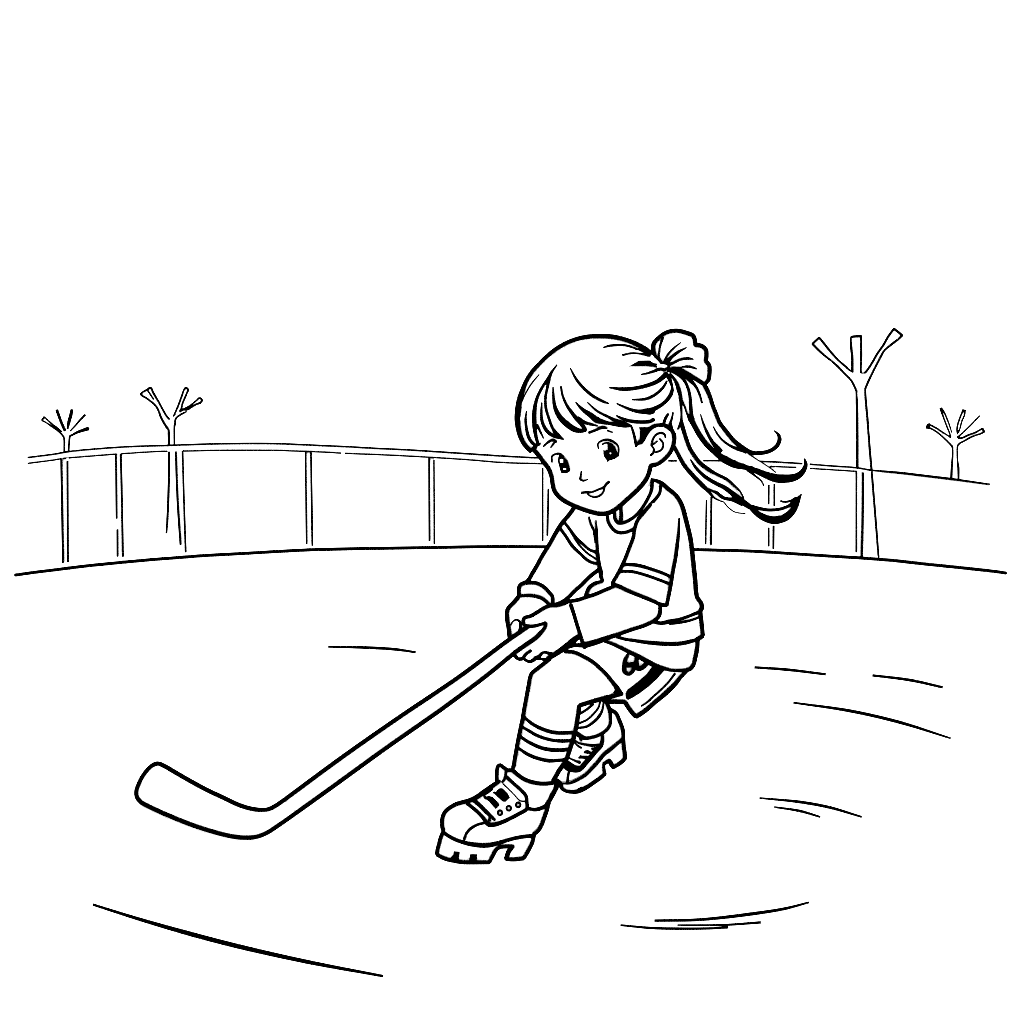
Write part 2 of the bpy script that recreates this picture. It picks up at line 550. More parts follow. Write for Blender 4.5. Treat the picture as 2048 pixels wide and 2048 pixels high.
# tree with three stubby limbs, standing by the third post
tl2 = [(333.7, 855), (337, 859.4), (337.8, 867.7), (338, 895)]
low_l = [(338, 902), (338, 953), (334.8, 1040), (332.8, 1066)]
tr2 = [(373.5, 822.9), (363.5, 828.3), (354.4, 834.5), (351.5, 838.7), (350.5, 847), (349.2, 855), (349, 889)]
tree("leafless tree with one thick forked limb and two thin limbs behind the third fence post", 345, 8.5,
     [[(327, 843), (333.7, 855)], tl2, low_l, [(331.5, ground_y(8.5)), (358, ground_y(8.5))], [(357, 1040), (351, 903)], R_(tr2), [(366, 821), (352, 826), (339, 838)], [(339, 838), (327, 843)]],
     [(tl2, [3, 3, 4, 3.6]), (low_l, [3.6, 3.4, 3, 2]), (tr2, [2.4, 2.8, 2.6, 3, 3.2, 2.4, 2])],
     [([[(281.7, 788.2), (299.8, 801.4), (313, 813.8), (322.9, 836.2), (333.7, 855)], [(341, 850), (339, 838.3)], [(339.1, 838.3), (332.9, 831.2), (319.6, 807.2), (306.4, 784), (303, 775.7)], [(300.6, 775.3), (281.7, 788.2)]],
       [([(337, 859.4), (333.7, 855), (322.9, 836.2), (317.1, 821.3), (313, 813.8), (307.2, 807.2), (299.8, 801.4), (291.5, 795.6), (284.8, 791.9), (281.7, 788.2)], [3, 3.6, 3.4, 3, 3, 3, 2.8, 2.4, 2.4, 3.4]),
        ([(281.7, 788.2), (285.7, 784), (293.1, 779.9), (300.6, 775.3), (303, 775.7)], [3.4, 2, 3, 3.4, 3]),
        ([(303, 775.7), (306.4, 784), (313, 795.6), (319.6, 807.2), (326.3, 819.6), (332.9, 831.2), (339.1, 838.3)], 3),
        ([(295.6, 781.5), (301.4, 789.8), (307.2, 798.9)], 2.4)], False),
      ([[(347, 832.9), (356, 813), (363.1, 794), (369.3, 777.8)], [(372.2, 775), (376.8, 779.5)], [(374.3, 785.7), (364.8, 808.9), (362.7, 818), (359.8, 824)]],
       [([(347, 832.9), (349, 828.7), (356, 813), (363.1, 794), (369.3, 777.8), (372.2, 775.2), (376.8, 779.5), (374.3, 785.7), (370.1, 795.6), (364.8, 808.9), (362.7, 818), (359.8, 822.5)], [1.5, 2.4, 3, 3, 3, 3, 3, 3, 3, 3, 3, 3.4])], False),
      ([[(359.8, 822.5), (367.7, 818.4), (380, 811.3), (392.5, 801.4), (400, 795.6)], [(404.1, 799.8), (402.4, 804.7)], [(392.5, 808.9), (382.6, 814.7), (373, 823), (363, 827)]],
       [([(359.8, 822.5), (367.7, 818.4), (380, 811.3), (392.5, 801.4), (400, 795.6), (404.1, 799.8), (402.4, 804.7), (392.5, 808.9), (382.6, 814.7), (376, 818.8), (366, 819.4)], [4, 3.4, 2.2, 2.2, 3, 3.6, 3.4, 3, 3, 3, 2.6])], False)])

# tall tree by the last post
tl3 = [(1712.4, 781.6), (1712.5, 790), (1713.2, 805), (1714, 870), (1714, 938)]
tr3 = [(1730.4, 778), (1730.6, 789), (1732, 807.7), (1734.8, 838.8), (1736.6, 863.6), (1740, 906.5), (1743, 940), (1747.2, 991), (1752, 1050), (1757, 1114)]
tree("tallest leafless tree with three thick cut limbs rising behind the last fence post", 1735, 7.78,
     [[(1700, 758), (1706, 768), (1712.4, 781.6)], tl3, [(1713, 950), (1711, 1112)], [(1711, 1112.5), (1757, 1112.5)], R_(tr3), [(1730.4, 778), (1741.6, 751.8)], [(1737, 742), (1700, 742)], [(1700, 742), (1695, 752)]],
     [(tl3, [3, 2.6, 4, 4, 4]), (tr3, [2.8, 3, 3.4, 3.4, 3, 3.4, 3.2, 3, 3, 2.6])],
     [([[(1712.4, 781.6), (1706, 768), (1702, 761.5), (1689.5, 748), (1662, 721.4), (1624.2, 687.8)], [(1624.2, 687.8), (1637.9, 675.2)], [(1642, 679.8), (1664.6, 707.7), (1692, 733.8), (1704, 742)], [(1710, 755), (1715, 770)]],
       [([(1712.4, 781.6), (1706, 768), (1702, 761), (1689.5, 748), (1674.5, 732.5), (1662, 721.4), (1649.7, 712), (1637.3, 701), (1624.2, 687.8)], [3.4, 3.4, 3, 3, 3.6, 2.8, 3, 3.4, 3.4]),
        ([(1624.2, 687.8), (1637.9, 675.2)], 3.4),
        ([(1637.9, 675.2), (1642, 679.8), (1664.6, 707.7), (1679.5, 723.2), (1692, 733.8), (1699.4, 741.2), (1704, 742)], [3.4, 3.6, 3.4, 2.8, 3.6, 3.4, 3.4])], False),
      ([[(1704.3, 744.3), (1704, 714.5), (1701, 676)], [(1703, 673.8), (1722.4, 671.7)], [(1722, 677), (1722, 746.8)], [(1720, 756), (1706, 756)]],
       [([(1704.3, 744.3), (1704, 714.5), (1702, 696), (1701, 676)], [4, 4, 3.6, 2.4]), ([(1701, 675.5), (1703, 673.8), (1722.4, 671.9)], [3, 3.4, 4.4]), ([(1722.2, 672.5), (1722, 710), (1722, 747), (1725.5, 748)], [3, 4, 4, 4])], False),
      ([[(1722, 749), (1731.7, 743), (1742.9, 727), (1766.5, 689.7), (1787.6, 657.4)], [(1787.6, 657.4), (1803.7, 671)], [(1793.8, 680.4), (1767.7, 702), (1751.6, 732), (1734.2, 768), (1730.4, 778)], [(1722, 770), (1722, 749)]],
       [([(1723, 748.3), (1726, 748.3), (1731.7, 743), (1742.9, 727), (1754, 707.7), (1766.5, 689.7), (1776.4, 672.3), (1787.6, 657.4)], [4, 3.6, 3.2, 3.4, 3.4, 3.4, 3.4, 3.4]),
        ([(1787.6, 657.4), (1795, 663), (1804.5, 671)], 3.6),
        ([(1804.5, 671), (1793.8, 680.4), (1780, 691), (1767.7, 702), (1762.7, 710.8), (1751.6, 732), (1741.6, 751.8), (1734.2, 768), (1730.4, 778)], [3.2, 3.8, 3.4, 2.8, 3.4, 3.2, 3.4, 3.4, 3])], False)])

# small tree behind the end board
tl4 = [(1899.2, 887.6), (1903.9, 893.2), (1904.8, 898), (1904.8, 911.8), (1903.4, 930.5), (1902, 957)]
tr4 = [(1916.5, 889.5), (1914.9, 893.2), (1914.9, 921), (1916.5, 935), (1917, 958)]
tree("small leafless tree with five thin spreading limbs behind the end board", 1910, 11.0,
     [[(1896, 878), (1899.2, 887.6)], tl4, [(1902, ground_y(11.0)), (1918, ground_y(11.0))], R_(tr4), [(1922, 885), (1920, 876)], [(1914, 870), (1902, 870)], [(1902, 870), (1896, 878)]],
     [(tl4, [2.6, 3, 2.2, 2.6, 3.4, 3.6]), (tr4, [2.4, 2, 2, 3.6, 2.4])],
     [([[(1852.6, 855), (1872.2, 863.4), (1890.8, 879.2), (1899.2, 887.6)], [(1903, 880), (1900.6, 874.6)], [(1883.4, 863.4), (1857.3, 847)], [(1857.3, 847), (1852.6, 855)]],
       [([(1852.6, 855), (1861, 857), (1872.2, 863.4), (1880.6, 869.9), (1890.8, 879.2), (1899.2, 887.6)], [4, 2.6, 2.4, 2.4, 2.4, 2.6]), ([(1857.3, 848), (1861, 850), (1872.2, 855.9), (1883.4, 863.4), (1894.6, 870.8), (1900.6, 874.6)], [4, 2.4, 2.4, 2.4, 2.4, 2.4]), ([(1854, 854.5), (1858, 849)], 6)], False),
      ([[(1879, 816), (1889, 841), (1900.5, 874)], [(1904.5, 868), (1899.2, 853), (1884, 815)], [(1884, 815), (1879, 816)]],
       [([(1881, 816.5), (1884.3, 828), (1889, 841), (1894.6, 855.9), (1899.2, 867.1), (1901, 874.6)], [4.5, 2.8, 2.4, 2.4, 2.4, 1.8]), ([(1881.5, 816.5), (1887, 823.3), (1893.6, 837.3), (1899.2, 853), (1903, 865.2)], [4.5, 3, 2.4, 2.4, 1.8])], False),
      ([[(1924, 818.5), (1913.2, 859.6), (1914, 870)], [(1917.5, 866), (1929, 830), (1930.5, 818.5)], [(1930.5, 818.5), (1924, 818.5)]],
       [([(1926.5, 819.5), (1923.4, 826), (1917.9, 840), (1915, 849.4), (1913.6, 859.6), (1914.6, 868.5)], [4, 2.6, 2.6, 2.4, 2.4, 1.6]), ([(1929, 820), (1928.6, 829), (1923.4, 842), (1919.7, 855.9), (1916.5, 865.2)], [4, 2.8, 2.4, 2.4, 2])], False),
      ([[(1957, 831), (1914, 873)], [(1916, 876), (1960, 833)], [(1960, 833), (1957, 831)]], [([(1958.9, 831.5), (1939.3, 852), (1923.4, 867), (1915, 874.6)], [2.2, 2.2, 2.2, 3])], True),
      ([[(1915, 876.4), (1936.5, 869.9), (1964.5, 856.9)], [(1964.5, 856.9), (1968.2, 863.4)], [(1960.7, 867.6), (1939.3, 875.5), (1920.7, 885.7)], [(1916, 886), (1915, 876.4)]],
       [([(1915, 875.8), (1922.5, 876), (1936.5, 869.9), (1950.5, 864.8), (1959.8, 859.6), (1964.5, 856.9)], [4, 2.8, 2.8, 2.8, 2.4, 3]), ([(1964.5, 856.9), (1968.2, 863.4)], 3.4), ([(1968.2, 863.4), (1960.7, 867.6), (1950.5, 870.8), (1939.3, 875.5), (1930, 881), (1920.7, 885.7), (1916.5, 889.5)], [3.4, 2.6, 2.4, 2.8, 2.4, 2.6, 2.4])], False)])

# ================================================================== HOCKEY STICK
up_sh = [(1056, 1252.5), (1018.3, 1278.3), (916.8, 1353.6), (800.9, 1431.9), (684.9, 1513), (569, 1598.5)]
top_bl = [(569, 1598.5), (550.6, 1611), (536, 1617.5), (519.5, 1618.3), (500.9, 1615.6), (478, 1608.4), (447, 1593.9), (416, 1579.4), (384.9, 1562.8), (356, 1546.3),
          (329, 1530.7), (316.6, 1526), (304.2, 1530.7), (289.7, 1546.3), (279.3, 1564.9), (273.7, 1581.4), (275.2, 1593.9), (283.5, 1604.2)]
bot_bl = [(283.5, 1604.2), (308.3, 1616.6), (343.5, 1632.2), (384.9, 1648.7), (426.3, 1662.2), (463.6, 1671.5), (488.4, 1674.2), (513.3, 1672.5), (534, 1664.8), (558.8, 1648.7), (592, 1625.5)]
_sx = [p[0] for p in bot_bl[:8]]
_sy = [(CAMH - 0.007) * F / (p[1] - CY) for p in bot_bl[:8]]
def stick_Y(x, y):       # the blade stands on the ice, the shaft rises towards the hands
    return float(np.interp(x, [200] + _sx + [1095], [_sy[0] + 0.08] + _sy + [2.72]))
lo_sh = [(592, 1625.5), (656, 1579.7), (771.9, 1495.7), (887.8, 1414.5), (974.8, 1349.3), (1027, 1307), (1054, 1287.5), (1071.4, 1274.8), (1083, 1263)]
stick = bpy.data.objects.new("hockey_stick", None)
scene.collection.objects.link(stick)
p = world_at(480, 1674, stick_Y(480, 0)); stick.location = (float(p[0]), float(p[1]), 0)
tag(stick, "long white hockey stick held in both hands with its blade on the ice", "hockey stick")
M = Mesh()
fm = Form(outline(up_sh, [(569, 1598.5), (592, 1625.5)], lo_sh, [(1083, 1263), (1092, 1249)], [(1092, 1249), (1056, 1252.5)]), stick_Y, 0.012)
fm.solid(M)
fm.rim(M, up_sh, 8); fm.rim(M, lo_sh, 8)
M.build("shaft", WOOD, stick)
M = Mesh()
fm = Form(outline(top_bl, bot_bl, [(592, 1625.5), (569, 1598.5)]), stick_Y, 0.012)
fm.solid(M)
fm.rim(M, top_bl, 8); fm.rim(M, bot_bl, 8)
M.build("blade", WOOD, stick)

# ================================================================== THE SKATER
hair_out = [(1062, 902.4), (1051.2, 891.6), (1041.9, 876), (1036.5, 857.4), (1034.5, 837.2), (1036.5, 815.5), (1039.6, 796.8), (1045, 779.8), (1052.8, 761.1),
            (1063.7, 744), (1077.6, 728.5), (1093.2, 713), (1111.8, 698.2), (1133.5, 685.8), (1156.8, 677.3), (1178.6, 673.4), (1206.5, 672.6), (1229.8, 674.9),
            (1254.7, 681.5), (1276.4, 691), (1288, 700), (1299.4, 707.5)]
ear = [(1300, 931.5), (1314.9, 928), (1328.9, 918), (1339.8, 905.5), (1346, 891.6), (1348.3, 877.6), (1347.5, 866.7)]
jaw = [(1068.3, 900.6), (1077.6, 911.4), (1087, 923.9), (1096.3, 936.3), (1102.5, 951.8), (1104.8, 967.3), (1107.9, 979.8), (1114.9, 990.6), (1125.8, 1000),
       (1142.9, 1009.3), (1161.5, 1017), (1183.2, 1024), (1203.4, 1027.9), (1217.4, 1025.6), (1229.8, 1019.3), (1242.2, 1009.3), (1257.8, 995.3), (1276.4, 978.2),
       (1290.4, 961), (1297.4, 947), (1301, 932)]
head_right = [(1299.4, 707.5), (1318, 725), (1340, 760), (1356, 800), (1360, 835), (1352, 862)]
head = Form(outline(hair_out, head_right, [(1352, 862), (1347.5, 866.7)], R_(ear), R_(jaw), [(1068.3, 900.6), (1062, 902.4)]), 2.88, 0.13)

neck = Form(outline([(1228, 985), (1232, 1040), (1246, 1052)], [(1246, 1052), (1266, 1036), (1288, 1010), (1302, 985), (1305, 955)], [(1305, 955), (1270, 940), (1228, 985)]), 2.98, 0.03)

far_hand_l = [(1037.3, 1192), (1028, 1203.4), (1017, 1215), (1014, 1222), (1014.3, 1239), (1017, 1254.7), (1018.6, 1270), (1020.2, 1280)]
far_hand = Form(outline(R_(far_hand_l), [(1037.3, 1192), (1046, 1191), (1065, 1191), (1082, 1196), (1099, 1209.6)], [(1099, 1214), (1085, 1240), (1060, 1262), (1020.2, 1284)]), 2.755, 0.024, spacing=6)
thumb_top = [(1046.6, 1248), (1048, 1236), (1062, 1231), (1074.5, 1223.6), (1087, 1215.8), (1099.4, 1210.5), (1111.8, 1210), (1124.2, 1207.3), (1140, 1202)]
thumb_low = [(1046.6, 1248), (1054, 1251.3), (1068.3, 1251.3), (1082.3, 1247.7), (1091, 1245)]
palm_edge = [(1091, 1245), (1090.5, 1252), (1084, 1262), (1071.4, 1274.8), (1054, 1287), (1037, 1299), (1028, 1305.3)]
fing_a = [(1028, 1305.3), (1032, 1313.5), (1038.3, 1317.3), (1046.6, 1316)]
fing_b = [(1046.6, 1316), (1056, 1321.8), (1062, 1321.8), (1071.4, 1316)]
fing_c = [(1071.4, 1316), (1082.8, 1317), (1091, 1318.7), (1100, 1314)]
heel_h = [(1100, 1314), (1120, 1301), (1132.5, 1291.8), (1145, 1281.4), (1160, 1271)]
near_Y = plane(1030, 2.675, 1330, 2.815)
near_hand = Form(outline(thumb_top, [(1140, 1202), (1152, 1240), (1163, 1274)], R_(heel_h), R_(fing_c), R_(fing_b), R_(fing_a), R_(palm_edge), R_(thumb_low)), near_Y, 0.026, spacing=6)

thigh = [(1128.9, 1301.6), (1149, 1304), (1167.7, 1312.5), (1184.8, 1322.5), (1200.3, 1335.7), (1214.3, 1349.7), (1225.2, 1363.7), (1234.5, 1376), (1243.8, 1388)]
hem = [(1243, 1386.5), (1223.6, 1391.6), (1206.5, 1396.3), (1186.3, 1401.7), (1169.3, 1407), (1158.4, 1410.2)]
leg_r = [(1158.4, 1410.2), (1156.8, 1424.2), (1154.5, 1439.8), (1152.2, 1453.7), (1149, 1464.6), (1146, 1477), (1142, 1489.4), (1137.4, 1503.4), (1132, 1517.4),
         (1125.8, 1528.3), (1118, 1539), (1111.8, 1550), (1105.6, 1560.9)]
leg_l = [(1100, 1316), (1087, 1326.4), (1074.5, 1336), (1063.7, 1345), (1059.8, 1354.3), (1057.5, 1366.8), (1054.3, 1383.9), (1051.2, 1401), (1048, 1418), (1045.8, 1432),
         (1042, 1449), (1038.8, 1464.6), (1035.7, 1480), (1032.6, 1497.2), (1029.5, 1514.3), (1027.2, 1528.3), (1024.8, 1536)]
leg_Y = plane(1100, 2.85, 1244, 2.95)
leg = Form(outline(thigh, hem, leg_r, [(1105.6, 1560.9), (1095, 1576), (1060, 1580), (1035, 1570), (1024.8, 1536)], R_(leg_l), [(1100, 1316), (1128.9, 1301.6)]), leg_Y, 0.048)

# hidden limbs that join the visible skin into one body
core = [Form(outline([(1290, 990), (1340, 1010), (1360, 1150), (1350, 1240), (1260, 1262)], [(1260, 1262), (1230, 1200), (1225, 1150), (1240, 1020), (1290, 990)]), 2.995, 0.05, g=4, spacing=14),
        Form(outline([(1270, 1200), (1350, 1220), (1345, 1345), (1250, 1385)], [(1250, 1385), (1190, 1355), (1240, 1290), (1270, 1200)]), 3.045, 0.025, g=4, spacing=12),
        Form(outline([(1175, 1335), (1205, 1350), (1228, 1382)], [(1228, 1382), (1165, 1398), (1150, 1370), (1175, 1335)]), 3.0, 0.055, g=4, spacing=10),
        Form(outline([(1300, 1030), (1345, 1040), (1325, 1190)], [(1325, 1190), (1250, 1180), (1300, 1030)]), plane(1010, 2.86, 1200, 2.79, 1), 0.02, g=4, spacing=12),
        Form(outline([(1315, 1190), (1310, 1225), (1180, 1275)], [(1180, 1275), (1130, 1250), (1130, 1215), (1230, 1183), (1315, 1190)]), near_Y, 0.02, g=4, spacing=12),
        Form(outline([(1312, 1030), (1340, 1040), (1330, 1100)], [(1330, 1100), (1295, 1085), (1312, 1030)]), 2.92, 0.05, g=4, spacing=10),
        Form(outline([(1155, 1030), (1182, 1030), (1176, 1100), (1110, 1190)], [(1110, 1190), (1055, 1205), (1065, 1175), (1115, 1085), (1155, 1030)]), plane(1020, 2.96, 1200, 2.755, 1), 0.02, g=4, spacing=12),
        Form(outline([(1155, 1032), (1290, 1022), (1290, 1090)], [(1290, 1090), (1160, 1080), (1155, 1032)]), 2.975, 0.024, g=4, spacing=12)]

skin = Mesh()
for fm_ in [head, neck, far_hand, near_hand, leg] + core:
    fm_.solid(skin)
tmp = skin.build("body_rough", SKIN)
rm = tmp.modifiers.new("remesh", 'REMESH')
rm.mode = 'VOXEL'; rm.voxel_size = 0.0035; rm.use_smooth_shade = True
dg = bpy.context.evaluated_depsgraph_get()
me_ = tmp.evaluated_get(dg).to_mesh()
body_v = [tuple(v.co) for v in me_.vertices]
body_f = [tuple(p_.vertices) for p_ in me_.polygons]
tmp.evaluated_get(dg).to_mesh_clear()
bpy.data.objects.remove(tmp, do_unlink=True)

B = Mesh()
B.add(body_v, body_f)
# face and ear
head.rim(B, jaw, 8); head.rim(B, ear, [9, 7, 7, 7, 7, 8, 8])
L = lambda pts, w: head.line(B, pts, w, 0.004)
L([(1331.2, 875.2), (1329.7, 869), (1322.7, 866), (1313.4, 869), (1306.4, 877.6), (1303.3, 889)], [3, 3.5, 4.4, 3.5, 3.5, 3.5])
L([(1301.7, 890.8), (1307, 888.4), (1315, 882.2)], 3)
L([(1319.6, 877.6), (1325.8, 885.3), (1326.6, 893), (1322.7, 900), (1316, 903.5), (1310, 904.5)], 3.4)
L([(1303.3, 891.6), (1307.9, 897.8), (1307, 905.5), (1301, 911)], [3, 3.4, 4, 4.4])
L([(1087, 892.8), (1096.3, 884.3), (1105.6, 880), (1112.5, 884)], [2.6, 4.6, 5.6, 4.4])
L([(1108, 886), (1101.5, 895)], [4, 2.6])
L([(1104, 923.9), (1103.7, 913), (1110.2, 908.5), (1119.6, 908), (1127.3, 914.5)], [3.4, 3.4, 3.4, 4.4, 4.4])
L([(1197.2, 897.5), (1195.7, 888), (1201.9, 882.3), (1212.7, 879.2), (1222, 881), (1232.9, 888), (1237, 894.3), (1237, 911.4)], [2.4, 3, 3.6, 4.2, 4.4, 3.6, 3, 2.4])
L([(1204.2, 889), (1211.2, 886), (1219, 886.5)], [2.4, 2.6, 3])
L([(1177.5, 865.6), (1191, 860.4), (1203.4, 855), (1214, 856)], [4.6, 4.6, 6.4, 4])
L([(1214.3, 861), (1225, 864.8)], 2.8)
L([(1162.7, 942.5), (1161.5, 951.8), (1160, 958)], [2.4, 3.6, 4.4])
L([(1160, 959), (1167, 961.5), (1175.5, 958.8)], [3.6, 3.6, 1.4])
L([(1162.8, 986), (1170.8, 984.6), (1183.2, 984.4), (1197.2, 979), (1208, 974.3), (1214.3, 966.6), (1219, 963.6)], [4.2, 4.6, 3.2, 3.2, 4, 5.2, 4.6])
L([(1174.7, 987.5), (1180, 991.8), (1191, 994.5), (1201.9, 989.8), (1207.3, 982.9), (1208.9, 975)], [3.2, 2.6, 3.4, 3.4, 3.2, 4])
iris_a = [(1118.8, 911.4), (1127.3, 914.5), (1135, 921.5), (1138.4, 933.2), (1139.8, 941), (1133.5, 945.8), (1122.7, 945.8), (1120.4, 939.4), (1118.4, 931.6), (1116.2, 923.9), (1117, 916)]
def grow(p, k):
    c = np.mean(np.array(p), 0)
    return [tuple(c + (np.array(q) - c) * k) for q in p]
head.patch(B, grow(iris_a, 1.08), 0.0065, 0.006, 1)
iris_b = [(1215, 885.6), (1223.6, 887.4), (1230.2, 894), (1233.4, 903.4), (1237.2, 908), (1237.2, 912.4), (1228.3, 918), (1219, 920.5), (1215.5, 924.2), (1213.6, 919.6), (1209, 913.4), (1207.6, 908.3), (1207.6, 900), (1210.4, 901.6), (1215.8, 900)]
head.patch(B, grow(iris_b, 1.06), 0.0065, 0.006, 1)
head.patch(B, [(1120.4, 918.4), (1126, 918.4), (1126, 925.4), (1121, 925.4), (1120, 922)], 0.0085, 0.004, 0)  # eye highlights, here and below, painted as white inlays on both irises
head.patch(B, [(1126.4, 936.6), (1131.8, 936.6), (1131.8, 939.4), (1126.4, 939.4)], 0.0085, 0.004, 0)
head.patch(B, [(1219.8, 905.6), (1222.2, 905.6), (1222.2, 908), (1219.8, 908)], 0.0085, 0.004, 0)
# hands
far_hand.rim(B, far_hand_l, 8)
far_hand.line(B, [(1021.7, 1250), (1026.4, 1242.2), (1033.4, 1239.4), (1039.6, 1243.8), (1040.7, 1254.7), (1038.8, 1262)], [2.4, 2.4, 3.4, 4.4, 5.4, 5.4])
near_hand.rim(B, thumb_top[:-1] + [(1140, 1201)], 7)
near_hand.rim(B, thumb_low, [5.4, 7.4, 7, 6, 6.6])
near_hand.rim(B, palm_edge, [6.6, 6.6, 7, 8, 8, 8, 8])
near_hand.rim(B, fing_a, 7); near_hand.rim(B, fing_b, [5, 6, 6.6, 7.6])
near_hand.rim(B, fing_c, [6.6, 4.6, 7, 9]); near_hand.rim(B, heel_h, [9, 11, 13, 13, 9])
near_hand.line(B, [(1046.6, 1316), (1051.8, 1308.4), (1062, 1301)], [6, 6, 6.6])
near_hand.line(B, [(1071.4, 1316), (1078.7, 1311.5), (1086, 1305.3), (1093.2, 1305.3), (1103.5, 1308.8)], [7, 7.4, 5, 5, 8])
# bare leg above the sock
leg.rim(B, thigh, [7, 7, 7, 7, 7, 7, 7.6, 10, 7])
leg.rim(B, hem, [9, 9, 9, 8, 8, 8]); leg.rim(B, leg_l[:10], 7.6, 0.006); leg.rim(B, leg_r[:5], 8, 0.006)
leg.rim(B, [(1230, 1384), (1238, 1385)], 10)
person = B.build("person", SKIN)
tag(person, "girl with a side ponytail crouching in striped jersey and chunky boots, holding a stick", "person")

def child(M, name, mat, parent, label=None):
    o = M.build(name, mat, parent)
    if label: o["label"] = label
    return o

# ------------------------------------------------------------------ hair
H = Mesh()
hairline = [(1352, 862), (1345, 863), (1331, 852), (1310, 851), (1299, 857), (1284, 889), (1272, 895), (1262, 852), (1233, 849), (1196, 852), (1172, 861), (1150, 860),
            (1127, 879), (1105, 871), (1088, 877), (1078, 888), (1069, 900), (1062, 902.4)]
hp = [hair_out, head_right, hairline]
poly_hair = outline(hair_out, head_right, hairline[:6], hairline[5:8], hairline[7:13], hairline[12:])
head.patch(H, poly_hair, 0.006, 0.010, 0, spacing=7)
v, f = triangulate(head.poly, 12, 5)          # back of the head
n = len(v)
fr = [head.at(x, y, -0.003) for x, y in v]
bk = [head.at(x, y, -head.h(x, y) - 0.008) for x, y in v]
nb = len(head.poly)
H.add(fr + bk, [t[::-1] for t in f] + [tuple(i + n for i in t) for t in f] + [(i, (i + 1) % nb, (i + 1) % nb + n, i + n) for i in range(nb)])
head.rim(H, hair_out, [8, 8.6, 8.6, 9.6, 11, 12, 11, 9, 8, 8, 7.6, 7.6, 8, 8, 8, 8.4, 8.8, 8.8, 8.4, 9, 14, 11], 0.016)
hl = lambda pts, w: head.line(H, pts, [q + 0.4 for q in w], 0.009)
hl([(1207, 694.7), (1220, 691.6), (1249.7, 691), (1270, 697.5), (1289, 706)], [2, 4.6, 5, 5, 6])
hl([(1245, 709.9), (1262, 706.4), (1274.5, 706.8), (1293, 710.7), (1299.4, 713)], [3, 3, 3, 6, 3])
hl([(1276, 700), (1288, 705), (1302, 708)], [4, 9, 6])
head.patch(H, [(1256.7, 733.2), (1269.9, 725.4), (1278.4, 720.7), (1299.4, 720.4), (1307, 725.4), (1315, 727), (1315, 734.7), (1300, 733.2), (1293, 732.4), (1262, 732.4)], 0.012, 0.008, 1)
hl([(1282.3, 749), (1296.3, 746), (1308.7, 742), (1318, 738.6), (1331, 740)], [2, 3.4, 5, 6, 5.5])
hl([(1218.6, 775), (1245, 778.2), (1268.3, 776.6), (1293.2, 771.2), (1314.9, 762.7), (1332, 748.7)], [2, 7, 6.4, 7, 8, 10])
hl([(1264.4, 799.2), (1287, 798.6), (1299.4, 795.3), (1314.9, 786), (1327.3, 773.5), (1333.5, 762.7)], [2, 4.4, 5.4, 5.4, 4.4, 3])
hl([(1233.4, 807), (1246.6, 813), (1262, 819.3), (1277.6, 822.9), (1296.3, 822.2), (1311.8, 816.2), (1325.8, 807.7), (1336.6, 796.8), (1342.9, 784.4), (1342, 772), (1337, 752)], [2, 3.6, 5, 7, 11, 8, 6.4, 7, 8, 8, 8])
hl([(1288, 822.5), (1299, 822.5), (1306, 821.5)], [9, 13, 12])
hl([(1232.6, 831), (1245, 837.2), (1266.8, 843), (1299.4, 843), (1307.6, 839)], [2, 4.6, 6.4, 6.6, 7])
hl([(1151.4, 804.6), (1164.6, 818.6), (1180, 829.4), (1194, 840), (1217.4, 846.5), (1233, 848.5), (1250, 851), (1262, 852)], [2, 6, 10, 12, 5.6, 8, 8, 3])
hl([(1174.7, 804.6), (1194, 821.7), (1217.4, 834), (1233, 841.9), (1248.4, 847), (1262.4, 852)], [1.6, 3.6, 4.4, 7, 7, 3])
hl([(1140.5, 736.3), (1152.2, 758), (1167.7, 776.6), (1186.3, 792.2), (1206.5, 803), (1217.4, 807)], [1.6, 4.4, 5.4, 5.6, 5, 2])
hl([(1121.9, 772), (1124.2, 787.5), (1132, 807.7), (1144.4, 826.3), (1153.7, 838), (1165, 851), (1171, 860)], [3, 3.6, 4.6, 6.6, 8, 7, 7])
hl([(1155, 836), (1170, 845), (1181.7, 848.5), (1195.7, 852)], [7, 5.4, 5, 1.6])
hl([(1106, 774.3), (1107, 795.3), (1110.2, 815.5), (1119.6, 834), (1133.5, 848), (1150.6, 859.4), (1164.6, 862), (1172.4, 860.5)], [2, 4.6, 7, 10, 12, 11, 6.6, 4])
hl([(1114, 729.3), (1102.5, 745.6), (1097.5, 757), (1090, 766), (1079.2, 784.4), (1072.2, 803), (1069, 824.8), (1069, 846.5), (1070.7, 865.2), (1074.5, 882.2), (1077.6, 889)], [1.6, 5, 8, 5, 5.4, 6.4, 9, 9.6, 7.4, 6, 8])
hl([(1098.5, 758), (1093.6, 779.8), (1090.8, 795.3), (1091.6, 815.5), (1097.8, 837.2), (1105.6, 857.4), (1114.9, 870), (1127.3, 879)], [6, 4.4, 4.6, 4.6, 4.6, 5, 9, 1.6])
hl([(1083.4, 805), (1082.6, 823.2), (1083.9, 841.9), (1091.6, 859), (1102.5, 869.4), (1114.9, 874), (1127, 879)], [1.6, 4, 5.4, 6.6, 6.6, 6.6, 2])
hl([(1074, 850), (1078, 858), (1082, 866.7), (1087, 876.8)], [5, 4, 3, 1.6])
hl([(1052.8, 822.5), (1051.4, 838.8), (1053.6, 857.4), (1057.5, 873), (1065.2, 885.3), (1074, 891)], [1.6, 4.8, 6.4, 7.4, 7.6, 6])
